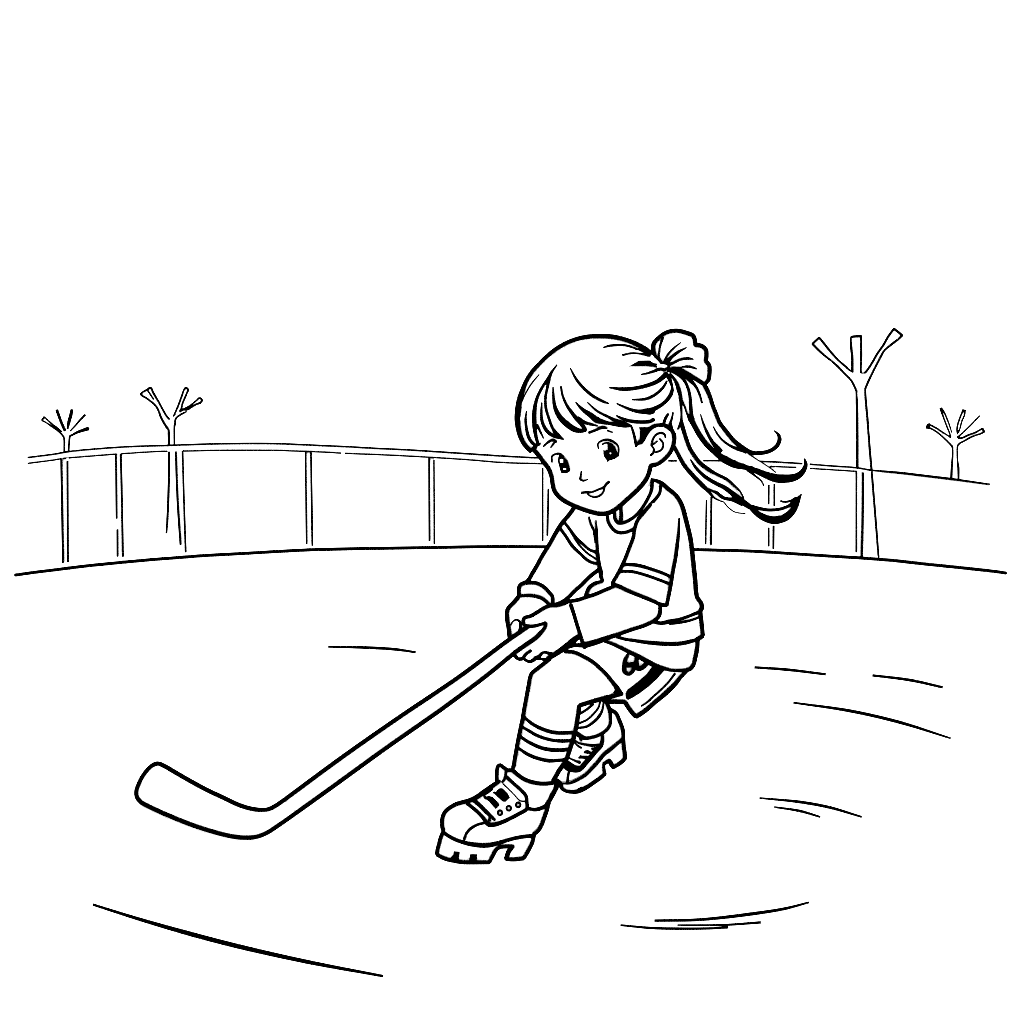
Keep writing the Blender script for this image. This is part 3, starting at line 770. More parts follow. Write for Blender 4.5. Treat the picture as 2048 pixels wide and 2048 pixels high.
hl([(1078.4, 749), (1066.8, 762.7), (1057.5, 776.6), (1049.7, 792.2), (1043.5, 803)], [1.6, 2.6, 3, 3.4, 4])
hl([(1061, 899), (1067, 898), (1072, 890)], [6, 9, 7])
hl([(1262, 851), (1266.8, 865.2), (1270.7, 882.2), (1272.2, 893)], [3, 4.6, 4.6, 4])
head.patch(H, [(1278.4, 854.3), (1297.8, 854), (1308.7, 847.3), (1324.2, 845.7), (1330.4, 849.6), (1332, 855), (1314.9, 854.3), (1307, 858.2), (1301, 863.6), (1294.7, 873),
               (1290, 882.2), (1284.6, 889.2), (1279, 890), (1270.7, 895.4), (1274.5, 883.8), (1280, 877.6), (1280.3, 860.5)], 0.012, 0.012, 1)
hl([(1336.6, 828), (1330.8, 837.2), (1327.3, 848)], [4, 5.4, 5])
hl([(1346, 825), (1343.6, 837.2), (1339, 849)], [3, 3.6, 6])
hl([(1328, 850), (1336, 854), (1343, 860), (1347, 867)], [7, 8, 8, 7])
hl([(1341.5, 846), (1342.5, 856)], [3, 7])
hair = child(H, "hair", HAIR, person)

# ponytail
K = Mesh()
lockA = outline([(1336, 738), (1362, 740), (1408, 770)], [(1408, 770), (1420.5, 795), (1431.4, 826), (1451.6, 862), (1487, 896), (1502, 905)], [(1502, 905), (1520, 922.7), (1551, 945)],
                [(1551, 945), (1549.9, 957), (1528, 951), (1494, 938), (1450, 921), (1426.7, 904), (1398.8, 871), (1384, 842), (1376, 830), (1362, 797), (1340, 750)], [(1340, 750), (1336, 738)])
fa = Form(lockA, plane(740, 2.94, 960, 3.02, 1), 0.028, spacing=7)
fa.solid(K)
lockB = outline([(1352, 790), (1362, 800), (1364, 852), (1371, 873), (1388, 910), (1417, 940), (1453, 958), (1487, 996), (1500, 1012), (1520, 1017), (1558, 1018), (1585, 1007), (1601, 988)],
                [(1601, 988), (1585, 1023), (1553, 1040), (1511, 1025), (1476, 1003), (1446, 1003), (1416, 982), (1393, 960), (1367, 928), (1347.5, 894)], [(1347.5, 894), (1350, 860), (1352, 790)])
fb = Form(lockB, plane(790, 2.955, 1040, 3.03, 1), 0.025, spacing=7)
fb.solid(K)
fa.rim(K, [(1408, 769), (1414.3, 779.8), (1420.5, 795.3), (1425.2, 810.8), (1431.4, 826.3), (1439, 845), (1451.6, 862), (1467, 880.7), (1480, 891.5), (1491.8, 899.8), (1502.4, 905), (1523.5, 905.5),
           (1541, 900.7), (1553.4, 891), (1558.4, 878.7), (1556, 869), (1547.3, 861)], [8, 8, 7.4, 7.4, 7.4, 7.4, 8, 8, 8.6, 8.6, 8.6, 8, 8, 8, 8, 6, 2])
fa.line(K, [(1426.7, 853.2), (1433.8, 866.4), (1444.3, 879.6), (1458.4, 890.2), (1476, 898.5), (1491.8, 904)], [1.6, 3.4, 3.6, 4.4, 6.4, 7])
fa.rim(K, [(1497, 908), (1520, 922.7), (1537.6, 934.2), (1551.3, 944.7)], [2, 1.6, 1.6, 1.6])
fa.rim(K, [(1376, 829), (1381, 838), (1389.4, 854), (1398.8, 870.5), (1411.2, 887.5), (1426.7, 903), (1449.6, 917.4), (1469, 928), (1493.6, 935), (1511.2, 941.2), (1528.8, 949), (1549.9, 956),
           (1564, 957), (1581.6, 956), (1595.7, 950.9), (1606.2, 940.3), (1610.6, 928), (1608, 917.4)], [5, 11, 9.6, 10, 9.6, 9, 18, 16, 10, 11, 13, 17, 17.4, 16, 13, 10, 7, 3.4], 0.005)
fa.line(K, [(1338, 741), (1355.3, 748.7), (1367.7, 759.6), (1375.5, 775), (1380, 793.7), (1382, 815.5), (1385, 838)], [3, 5.4, 5.4, 5, 5.4, 7, 9])
fa.line(K, [(1401, 828.7), (1406.5, 846.5), (1414.3, 865.2), (1425.2, 883.8), (1440, 901)], [1.6, 3.6, 5.4, 7, 13])
fa.rim(K, [(1340.5, 748.7), (1350.6, 764.2), (1356, 779.8), (1360, 795.3), (1360.7, 810.8), (1360, 829.4), (1358.4, 845), (1353.7, 857.4)], [3.4, 6.4, 8.4, 7, 5.4, 7.4, 11, 5], 0.012)
fa.line(K, [(1362, 797), (1369.3, 813.9), (1374.7, 829.4), (1380, 840)], [3.4, 3.4, 3.4, 7])
fa.line(K, [(1361.5, 747), (1378.6, 759.6), (1391, 772), (1398.8, 787.5), (1404.2, 806)], [4.4, 8.6, 5, 4, 3.2])
fb.rim(K, [(1360, 838.8), (1364.6, 852.7), (1370.8, 873), (1378.6, 894.6), (1387.9, 910.2), (1400, 925.7), (1416, 938), (1432, 947.4), (1453, 958), (1467.2, 970.2), (1479.5, 982.6), (1487.4, 996.6)],
       [9, 8, 7.6, 7.6, 7.6, 7.6, 7.6, 5.4, 5.4, 4.4, 3.4, 2.4])
fb.rim(K, [(1347.5, 893), (1355.3, 908), (1366.9, 929), (1379.2, 944.5), (1393.3, 959.7), (1405.6, 972), (1416.2, 982.6), (1426.7, 994.5), (1440.8, 1002), (1447, 1004)], [7, 7, 7.6, 7.6, 8.4, 8.6, 6, 3.4, 2, 1.8])
fb.rim(K, [(1447.8, 1004.6), (1454.9, 1013.4), (1469, 1023.6), (1490, 1027)], 2)
fb.line(K, [(1381, 919.2), (1391.5, 935), (1409, 952.6), (1430.2, 965.8), (1449.6, 975.5), (1463.7, 986), (1476, 997), (1490, 1007.2), (1500.6, 1014.2)], [2.4, 5.4, 7, 7.4, 8.4, 9.4, 13, 12, 10], 0.008)
fb.rim(K, [(1500.6, 1014.2), (1511.2, 1024.8), (1525.3, 1034), (1541, 1039.4), (1553.4, 1039.6), (1571, 1034), (1584, 1022), (1591.5, 1009), (1601.8, 987.8)], [9, 10.4, 13, 15, 16, 15, 13, 11, 2.4])
fb.line(K, [(1414.4, 978), (1432, 984.3), (1446, 994.5), (1467.2, 1000), (1484.8, 1008)], [2.4, 7, 7.4, 8.6, 9.4], 0.006)
fb.rim(K, [(1500, 1012), (1520, 1017), (1537.6, 1019.5), (1558.7, 1017.8), (1574.5, 1012.5), (1586, 1006), (1599, 992)], [7, 6.4, 5.6, 5.6, 5.6, 9, 5], 0.004)
fb.rim(K, [(1560.5, 1001.5), (1567.5, 1003.6), (1581.6, 1001), (1592, 996)], [3.6, 3.4, 4.4, 7])
fa.rim(K, [(1493.6, 939.4), (1511.2, 952.6), (1521.8, 961.4), (1527, 971)], [5, 3.4, 3.2, 2.4])
child(K, "ponytail", HAIR, person)

# bow
W = Mesh()
bow_out = [(1308, 709), (1305.6, 697.5), (1307.4, 686), (1321, 672), (1332, 665), (1344.4, 661.7), (1358.4, 661.7), (1372.4, 665.6), (1385.5, 671), (1389.6, 680), (1390.5, 690)]
bow_b = [(1390.5, 690), (1401.9, 691.4), (1411.2, 699), (1412.6, 709.9), (1411.5, 722.3)]
bow_c = [(1411.5, 722.3), (1418, 731), (1418.4, 748.7), (1416.4, 760), (1408.4, 768.9)]
bow_d = [(1408.4, 768.9), (1391, 758), (1375.5, 748), (1360, 740)]
bowf = Form(outline(bow_out, bow_b, bow_c, bow_d, [(1360, 740), (1338, 738), (1322, 730)], [(1322, 730), (1308, 709)]), 2.90, 0.04, spacing=7)
bowf.solid(W)
bowf.rim(W, bow_out, [8, 8.6, 8, 7.4, 7.4, 7.6, 7.6, 8, 8, 7.6, 8]); bowf.rim(W, bow_b, [8, 8, 8, 8, 8]); bowf.rim(W, bow_c, [8, 8, 8, 8, 7]); bowf.rim(W, bow_d, [8, 8, 7, 8])
bl = lambda pts, w: bowf.line(W, pts, w, 0.004)
bl([(1325.8, 675.7), (1320.3, 691.2), (1318, 708.3), (1318, 719.2), (1325, 726)], [5.4, 4, 3.6, 6.4, 4])
bowf.rim(W, [(1308, 709), (1313.4, 717.6), (1315.7, 728.5)], [6, 5.6, 5.6], 0.004)
bl([(1361.5, 685), (1346, 697.5), (1335, 709.9), (1327.3, 724.6)], [1.6, 3.6, 3.6, 2.4])
bl([(1373, 695), (1356.8, 703.7), (1342.9, 714.5), (1332, 726)], [2, 5.4, 5.6, 9])
bl([(1387, 718.4), (1375.5, 716.9), (1360, 719.4), (1344.4, 727), (1336.6, 728.5)], [2, 5.4, 4.6, 4.6, 8])
bl([(1393.3, 737.8), (1378.6, 733.4), (1363, 733.6), (1347.5, 737), (1336.6, 739.4)], [2.6, 5, 4.4, 7.4, 6])
bowf.rim(W, [(1339, 738.5), (1348, 740.5), (1359, 742.5)], [5, 9, 9], 0.006)
ang = np.linspace(0, 2 * math.pi, 15)
bowf.rim(W, [(1325.5 + 11.5 * math.cos(a), 732 + 6 * math.sin(a)) for a in ang], 3.4, 0.012)
bowf.rim(W, [(1334, 734), (1335, 741), (1334, 748)], [4, 5, 7], 0.012)
bowf.rim(W, [(1340, 745), (1336, 750), (1338, 758)], [3, 6, 7], 0.010)
bowf.patch(W, [(1325.5 + 8 * math.cos(a), 732 + 2.9 * math.sin(a)) for a in ang[:-1]], 0.03, 0.004, 0)
bowf.patch(W, [(1333, 744.5), (1338.5, 744.5), (1338.5, 747), (1333.5, 747)], 0.03, 0.004, 0)
child(W, "hair_bow", CLOTH, person)

# ------------------------------------------------------------------ jersey
J = Mesh()
sho = [(1302, 959.5), (1312.3, 961.4), (1322.9, 966), (1335.2, 976.4), (1349.3, 988), (1358, 999), (1365, 1014.2), (1370.4, 1033.6), (1375.7, 1054.7), (1381, 1078), (1384, 1102), (1387, 1129.5), (1390, 1157.5), (1392.3, 1185),
       (1394.7, 1194.7), (1402, 1205.6), (1403.8, 1214.9), (1400.5, 1222.7)]
side = [(1400.5, 1222.7), (1402.4, 1239.8), (1404, 1255.3), (1405.4, 1271)]
tailp = [(1405.4, 1271), (1395.4, 1279)]
tail_o = [(1395.4, 1279), (1393.9, 1297.2), (1390, 1315.8), (1386, 1329.8), (1379, 1337.6), (1365.2, 1340.4), (1341.9, 1339.9), (1326.3, 1336), (1310.8, 1331), (1295.3, 1322.8), (1276.6, 1312.4), (1258, 1303.4), (1239.4, 1294), (1223.9, 1287), (1208.3, 1281.7)]
flap = [(1205, 1162), (1191, 1165.5), (1178.6, 1174), (1173.4, 1184.8), (1170.8, 1192)]
torso = Form(outline(sho, side, tailp, tail_o, [(1208.3, 1281.7), (1180, 1265), (1165, 1225), (1170.8, 1192)], R_(flap), [(1205, 1162), (1196, 1120), (1190, 1062), (1203, 1030), (1225, 1012), (1262, 985), (1302, 959.5)]), 2.985, 0.095)
torso.solid(J)
torso.rim(J, sho, [7, 7, 8, 8, 8, 8, 8.4, 8.4, 8.4, 8.4, 8.4, 8.4, 8.4, 8, 8, 8, 8, 7])
torso.rim(J, side, 7.6); torso.rim(J, tailp, 7.6); torso.rim(J, tail_o, [7, 8, 8, 8, 8, 6, 5.4, 7, 9, 9, 8, 7, 7, 6, 5])
torso.rim(J, flap, [5, 7, 7.6, 7.6, 7.6])
tl_ = lambda pts, w: torso.line(J, pts, w, 0.004)
tl_([(1401.5, 1219), (1396, 1224), (1382.2, 1230.6), (1357.4, 1239), (1338.8, 1243), (1323.2, 1246.5), (1307, 1244)], [7, 7.6, 5.4, 5.4, 8, 7, 6.6])
tl_([(1397, 1235), (1382.2, 1240.5), (1362, 1244.8), (1338.8, 1247)], [4.6, 4.4, 5, 6])
tl_([(1402, 1274), (1394.7, 1277.8), (1382.2, 1282.5), (1362, 1287), (1334, 1287.9), (1307.7, 1286.3), (1286, 1284), (1267.3, 1281), (1248.7, 1278.2), (1233.2, 1273)], [7, 7, 7.4, 7.6, 7.6, 7.6, 6.6, 6, 5.4, 7])
jersey = child(J, "jersey", CLOTH, person)

C_ = Mesh()
col_out = [(1215, 1028), (1216.6, 1043.4), (1223.6, 1055.8), (1232.9, 1063.6), (1242.2, 1065.4), (1254.7, 1063.6), (1268, 1057.4)]
col_out2 = [(1268, 1057.4), (1274.8, 1040.3), (1285.7, 1026.3), (1299.7, 1010), (1310.6, 998.4), (1319.4, 986), (1321, 970)]
col_in = [(1229, 1024), (1229.8, 1037.2), (1236, 1045), (1246.9, 1045.3), (1260.9, 1038.8), (1273.3, 1029.4), (1285.7, 1013.9), (1299.7, 989), (1303.5, 977.3), (1304.4, 962)]
torso.patch(C_, outline(col_out, col_out2, [(1321, 970), (1304.4, 962)], R_(col_in), [(1229, 1024), (1215, 1028)]), 0.006, 0.012, 0)
torso.line(C_, col_out, [6.4, 6.4, 6.4, 6.4, 6.4, 6.4, 6.6], 0.008)
torso.line(C_, col_out2[3:], [6.4, 6, 6, 5.4], 0.008)
torso.line(C_, col_in, [5.6, 6.4, 7.4, 7, 6, 6.4, 6.4, 6, 6.4, 6], 0.009)
torso.line(C_, [(1241, 1012), (1242.3, 1029.4), (1241.5, 1042)], [6.6, 6.6, 7], 0.007)
child(C_, "collar", CLOTH, jersey)

# near sleeve
S = Mesh()
sl_l = [(1301, 1008), (1285.7, 1026.3), (1274.8, 1040.3), (1268.6, 1057.4), (1266.3, 1073), (1257.8, 1096.2), (1250, 1116.4), (1240.5, 1137), (1231.4, 1153.7), (1224, 1166)]
sl_hem = [(1224, 1167), (1239.4, 1173), (1254.9, 1180.5), (1273.5, 1188.5), (1289, 1194.7), (1307.7, 1202.5), (1318.6, 1207.5), (1333, 1210.5)]
sl_r = [(1358, 1036.2), (1357.2, 1061.8), (1354.6, 1086.4), (1350.8, 1115), (1346, 1140), (1341.9, 1166), (1337.2, 1190), (1333, 1210.5)]
slv = Form(outline(sl_l, sl_hem, R_(sl_r), [(1358, 1036.2), (1348, 1012), (1325, 1005), (1301, 1008)]), plane(1010, 2.845, 1200, 2.745, 1), 0.04)
slv.solid(S)
slv.rim(S, sl_l, 6.8); slv.rim(S, sl_hem, [7.4, 7.6, 7, 7, 7, 7, 7, 7]); slv.rim(S, sl_r, [3, 5, 6.6, 7, 7, 7, 7, 7])
slv.line(S, [(1242.5, 1129.5), (1267.3, 1129.5), (1284.4, 1132.6), (1304.6, 1138.8), (1323.2, 1145.3), (1334, 1150), (1342.5, 1155.5)], [6.6, 7, 6.8, 6.6, 6.4, 6, 5])
slv.line(S, [(1239.4, 1142.9), (1264.2, 1143.2), (1282.9, 1147.6), (1304.6, 1154.6), (1326.3, 1162.7), (1340.3, 1168.3)], [5.8, 5.8, 5.8, 5.8, 5.8, 6.4])
child(S, "sleeve", CLOTH, jersey, "near sleeve with two stripe lines above the elbow")

# far sleeve with its cuff
S = Mesh()
fs_o = [(1150, 1012), (1136.6, 1030.5), (1124.2, 1045), (1114.9, 1059), (1107, 1073), (1099.4, 1087), (1091.6, 1099.4), (1083.9, 1111.8), (1073, 1132), (1063.7, 1147.5), (1057.5, 1158.4), (1051.2, 1164)]
cuf_t = [(1053, 1165), (1063, 1164.6), (1073, 1165.6), (1087, 1172.4), (1097.8, 1183.2), (1104.8, 1192.5), (1105.6, 1207)]
fs_low = [(1197, 1139), (1178.6, 1153.7), (1163, 1169.3), (1149, 1181.7), (1135, 1195.7), (1124.2, 1203.4), (1108, 1209.6)]
fs_r = [(1191.8, 1040.4), (1193.3, 1062), (1194, 1087), (1195.3, 1108.7), (1198, 1128.9), (1201, 1142.9), (1202, 1154), (1205, 1161.5)]
far_Y = plane(1020, 2.95, 1200, 2.755, 1)
fsl = Form(outline(fs_o, cuf_t, R_(fs_low), [(1197, 1139), (1200, 1138)], R_(fs_r[:6]), [(1191.8, 1040.4), (1188, 1015), (1150, 1012)]), far_Y, 0.036)
fsl.solid(S)
fsl.rim(S, fs_o, 7.8); fsl.rim(S, fs_low, 7.4); fsl.rim(S, fs_r, [1.6, 5, 5.4, 7, 7.6, 9, 8, 6])
fsl.line(S, [(1177.8, 1034.2), (1181.7, 1048), (1187.5, 1063.7), (1192, 1085)], [3, 4.4, 6, 5])
fsl.line(S, [(1130.4, 1046.6), (1139.8, 1059), (1150.6, 1074.5), (1164.6, 1087), (1178.6, 1099.4), (1191, 1104.5)], [5, 5.4, 7, 5.4, 5.4, 7])
fsl.line(S, [(1149, 1076), (1160, 1091.6), (1175.5, 1107), (1192, 1118)], [4.4, 3.4, 3.4, 4])
fsl.line(S, [(1121, 1057.5), (1132, 1073), (1144.4, 1091.6), (1160, 1107), (1175.5, 1121), (1186.3, 1125.8), (1196, 1127.3)], [5.6, 5.6, 6.4, 5.6, 6.4, 5.6, 6.4])
far_sleeve = child(S, "sleeve", CLOTH, jersey, "far sleeve with three stripe lines and a folded cuff")
cuf_l = [(1051.2, 1164), (1040.4, 1169.3), (1037.7, 1176), (1037.7, 1191.6)]
cuf_b = [(1037.7, 1191.6), (1048, 1191), (1065.2, 1191.2), (1082.3, 1195.7), (1093.2, 1203.4), (1099.4, 1210)]
S = Mesh()
cf = Form(outline(cuf_l, cuf_b, [(1099.4, 1210), (1105.6, 1207)], R_(cuf_t), [(1053, 1165), (1051.2, 1164)]), 2.742, 0.02, g=2, spacing=6)
cf.solid(S)
cf.rim(S, cuf_l, 7.6); cf.rim(S, cuf_b, [6, 5.6, 6, 6.4, 6.4, 6]); cf.rim(S, cuf_t, 6.8)
child(S, "cuff", CLOTH, jersey)

# long under-sleeve of the near arm
S = Mesh()
us_top = [(1136, 1202.5), (1155.3, 1199), (1170.8, 1194), (1189.4, 1187.9), (1208, 1180), (1223.6, 1173.5), (1229, 1171)]
us_bot = [(1320.5, 1211), (1319.6, 1226), (1315.5, 1234.5), (1307.7, 1241), (1289, 1250.4), (1264.2, 1258.4), (1239.4, 1267), (1214.5, 1275.5), (1191.2, 1283.5), (1168, 1290)]
us_cuf = [(1140, 1204), (1146, 1222), (1152, 1242), (1156.8, 1257.8), (1161.5, 1273.3), (1168, 1290)]
us = Form(outline(us_top, [(1229, 1171), (1245, 1165), (1318, 1195), (1320.5, 1211)], us_bot, R_(us_cuf), [(1140, 1204), (1136, 1202.5)]), lambda x, y: near_Y(x, y) - 0.004, 0.034)
us.solid(S)
us.rim(S, us_top, 7); us.rim(S, us_bot, [7, 7.4, 7, 7, 6.8, 6.8, 6.8, 9, 11, 12]); us.rim(S, us_cuf, [7.6, 7, 7, 7, 7.4, 8], 0.03)
us.rim(S, [(1130, 1301), (1140, 1296), (1150, 1294.5), (1168, 1294), (1180, 1290.5), (1196, 1284)], [8, 9, 7, 9, 11, 9], -0.02)
us.rim(S, [(1132, 1291), (1142, 1285), (1150, 1283), (1151, 1289)], [6, 5, 3, 4], -0.015)
us.rim(S, [(1164.5, 1280), (1166, 1290)], [6, 9], -0.01)
child(S, "undersleeve", CLOTH, person)

# ------------------------------------------------------------------ shorts
S = Mesh()
sh_r = [(1376, 1338), (1360.6, 1354), (1350.4, 1367), (1337.4, 1380), (1323, 1393), (1308.4, 1405), (1294, 1417.7), (1279.4, 1428), (1271.4, 1432.6)]
sh_b = [(1271.4, 1432.6), (1264.5, 1425.4), (1256.2, 1414), (1249.5, 1403.6)]
sh_h = [(1249.5, 1403.4), (1236, 1403), (1218.6, 1402.6), (1206, 1400.5)]
sh = Form(outline(sh_r, sh_b, sh_h, [(1206, 1400.5), (1150, 1395), (1120, 1340), (1130, 1296)], [(1130, 1296), (1210, 1270), (1320, 1310), (1376, 1338)]), 3.045, 0.035)
sh.solid(S)
sh.rim(S, sh_r, [7, 7.6, 8.4, 9.4, 8.6, 8, 8.4, 9, 9]); sh.rim(S, sh_b, 8.4); sh.rim(S, sh_h, 8.6)
sh.line(S, [(1350.4, 1347), (1337.4, 1364), (1323, 1378.8), (1308.4, 1391.8), (1294, 1404.8), (1282.3, 1412.6)], [3.6, 3.4, 3.4, 3.6, 3.4, 2.4])
sh.patch(S, [(1306, 1332), (1330, 1340), (1314.2, 1358.3), (1298.3, 1372.8), (1279.4, 1387.2), (1265, 1396), (1256.2, 1400.5), (1251.5, 1397), (1250.8, 1387.2), (1254.8, 1380), (1265, 1372.5), (1279.4, 1361), (1294, 1348)], 0.004, 0.01, 1)
sh.line(S, [(1257, 1308), (1250.8, 1319), (1249, 1330.7), (1249, 1342.5), (1257, 1348), (1264.5, 1343.5), (1267.5, 1337)], [5, 8, 9, 9, 7, 7, 8], 0.006)
sh.line(S, [(1250, 1329.5), (1262, 1329.8), (1270.7, 1327)], [10, 9.4, 8], 0.006)
sh.line(S, [(1273.4, 1312), (1273, 1326), (1274.5, 1336.5), (1283, 1336), (1294, 1326.5)], [7, 9, 9, 9, 9], 0.006)
child(S, "shorts", CLOTH, person)

# ------------------------------------------------------------------ socks
S = Mesh()
s1 = [(1047, 1433), (1062, 1446), (1077.6, 1455), (1093.2, 1461.2), (1108.7, 1465), (1124.2, 1466), (1149, 1465)]
poly = outline(s1, leg_r[4:], [(1105.6, 1560.9), (1096, 1572), (1060, 1575), (1036, 1566), (1024.8, 1536)], R_(leg_l[9:]), [(1045.8, 1432), (1047, 1433)])
leg.patch(S, poly, 0.003, 0.008, 0, spacing=8)
leg.rim(S, leg_l[9:], 7.6, 0.009); leg.rim(S, leg_r[4:], 8, 0.009)
ll = lambda pts, w: leg.line(S, pts, w, 0.006)
ll(s1, [5, 6, 6.6, 6.8, 7, 7, 7])
ll([(1043, 1452.7), (1057.5, 1461.5), (1073, 1470.5), (1093.2, 1477.8), (1108.7, 1481), (1124.2, 1482), (1144, 1480.8)], [5, 5.6, 6, 6, 6, 7, 6.4])
ll([(1039, 1471.4), (1054.3, 1482.6), (1069.9, 1490.6), (1087, 1497), (1104, 1499.8), (1121, 1500.3), (1139, 1498.6)], [6, 6, 6.4, 6.8, 7.4, 7.4, 7])
ll([(1034, 1494), (1051.2, 1506.2), (1066.8, 1513.8), (1083.9, 1519), (1099.4, 1521.6), (1114.9, 1521), (1131, 1519.2)], [5, 6, 6.4, 6.4, 7, 6.4, 6])
child(S, "sock", CLOTH, person, "near sock with four stripe lines")

S = Mesh()
fk_r = [(1213, 1404), (1219, 1420), (1221, 1436), (1220, 1448.3), (1215.2, 1457), (1206.5, 1464.5), (1195.3, 1470.5), (1182.9, 1474.2), (1169.2, 1475.4), (1159.3, 1470), (1151, 1464.5)]
fk = Form(outline([(1150, 1400), (1213, 1398)], fk_r, [(1151, 1464.5), (1145, 1455), (1150, 1400)]), plane(1400, 3.09, 1475, 3.17, 1), 0.03, g=2, spacing=6)
fk.solid(S)
fk.rim(S, fk_r, [7, 7, 5.6, 5.6, 5.6, 5.6, 5.6, 6, 7, 9, 9])
fk.line(S, [(1186, 1408), (1174.2, 1418.5), (1160, 1427.5)], [4.6, 4.4, 4.4])
fk.line(S, [(1200.6, 1403), (1196.5, 1416), (1186.6, 1428.4), (1174.2, 1439.6), (1155, 1448)], [3, 3.2, 3.4, 3.4, 4])
fk.line(S, [(1207, 1406), (1204.6, 1421), (1197.8, 1433.4), (1186.6, 1444.6), (1173, 1453.3), (1153, 1456)], [2.4, 4, 5.4, 5.4, 4.6, 3.6])
child(S, "sock", CLOTH, person, "far sock with curved rib lines")

# ------------------------------------------------------------------ boots
ank = [(1014.8, 1539.4), (1024.8, 1540), (1035.7, 1548.4), (1049.7, 1557.8), (1065.2, 1563.2), (1080.7, 1565.8), (1096.3, 1565.6), (1108.7, 1563.6), (1117, 1560)]
toe = [(1000, 1560), (994.6, 1563.6), (981, 1573), (967.7, 1582.5), (954.2, 1592.2), (940.7, 1598.6), (927.3, 1602.6), (913.8, 1606.5), (901.7, 1612.7), (891, 1621.5), (885.6, 1632.2), (884, 1644.4), (884.9, 1653.8), (887, 1660.5)]
welt = [(887, 1660.5), (896.3, 1667.2), (908.4, 1674), (923.2, 1679.6), (938, 1683.6), (954.2, 1686), (967.7, 1686.8), (981, 1685.8), (994.6, 1682.7), (1012, 1677.3), (1029.6, 1672.6), (1048.4, 1669.3), (1067.2, 1667.5)]
heel = [(1117, 1560), (1113, 1567.5), (1110.3, 1577), (1103, 1590.5), (1097.4, 1605.3), (1094, 1618.8), (1088.8, 1633.6), (1083.4, 1648.4), (1076, 1660.5), (1067.2, 1667.5)]
U = Mesh()
bt = Form(outline(toe, welt, R_(heel), R_(ank), [(1014.8, 1539.4), (1008, 1550), (1000, 1560)]), 2.785, 0.04, spacing=5)
bt.solid(U)
bt.rim(U, toe, [6, 8, 8.4, 9, 9, 8, 8, 8, 7.6, 7.6, 7.6, 7.6, 7.6, 7.6]); bt.rim(U, heel, 7.6); bt.rim(U, ank, 7.6)
bt.rim(U, welt, [7, 6.8, 7, 7, 8, 9, 9.4, 9, 8, 7, 7, 7, 7.4], 0.012)
u_ = lambda pts, w, t=0.004: bt.line(U, pts, w, t)
u_([(1115, 1573), (1106.3, 1589.2), (1098.2, 1602.6), (1091.5, 1610.7), (1080.7, 1617), (1070, 1619.3), (1055, 1617)], [7, 7.4, 8, 9, 7, 6.6, 6.6])
u_([(934, 1606.7), (946, 1616), (956.9, 1625.5), (967.7, 1637.6), (974.4, 1647)], [6.4, 7, 7, 7.6, 8])
u_([(970.3, 1644), (978.4, 1649.4), (987.8, 1649.4), (1005.3, 1644), (1021.5, 1636.3), (1037.6, 1628), (1053.8, 1617.4), (1053.8, 1605.3), (1052, 1591.9), (1041.7, 1579.8), (1028.2, 1567.7), (1013, 1554)], [7, 9, 8.4, 7.4, 7, 7, 7, 6.4, 6.6, 6.6, 6.6, 7])
u_([(969, 1645.7), (954.2, 1649.7), (940.7, 1657.8), (932.7, 1667.2), (928.6, 1678)], [4.6, 5, 5.4, 5, 5.4])
u_([(946, 1599), (961, 1612), (974.4, 1625.5), (990, 1640)], [8, 8, 8, 5])
u_([(979, 1632), (979, 1642)], [3, 5])
bt.patch(U, [(970, 1591), (985, 1594.6), (997.3, 1606.7), (999.3, 1610.7), (991.2, 1618.8), (987.8, 1614.8), (978.4, 1604), (966, 1593)], 0.006, 0.005, 1)
bt.patch(U, [(985.2, 1585.4), (991.9, 1582), (1001.3, 1575.8), (1005.3, 1577.8), (1015.2, 1587.4), (1020, 1596), (1010.9, 1603.9), (1006, 1603.9), (997.3, 1596.4), (989, 1588.4)], 0.006, 0.005, 1)
u_([(966, 1589), (976, 1583), (984, 1577.5)], [7, 8, 5])
u_([(1006, 1567.7), (1016, 1577), (1028.2, 1589.2), (1040.3, 1601.3), (1052.4, 1602.6)], [2, 2, 1.8, 2, 2])
for ex, ey in ((1000, 1625.5), (1017.6, 1616.5), (1036.3, 1609.8)):
    u_([(ex + 4.6 * math.cos(a), ey + 4.8 * math.sin(a)) for a in np.linspace(0, 2 * math.pi, 11)], 3.6)
boot = child(U, "boot", LEATHER, person, "near boot with laces and eyelets facing out")

T_ = Mesh()
ton = [(994.6, 1565), (993.2, 1554.2), (993.9, 1540.7), (996, 1531), (1000.6, 1529), (1007, 1533.4), (1014.8, 1539.4)]
tg = Form(outline(ton, [(1014.8, 1539.4), (1024, 1541)], [(1024, 1541), (1012, 1560), (994.6, 1565)]), 2.78, 0.014, g=2, spacing=5)
tg.solid(T_)
tg.rim(T_, ton, 7); tg.rim(T_, [(1013, 1539.5), (1020, 1539.8), (1026, 1538.5)], 6.6)
tg.rim(T_, [(1012, 1539.4), (1010.4, 1551.5), (1004.5, 1561)], [5, 5.6, 4], 0.014)
child(T_, "tongue", LEATHER, boot)

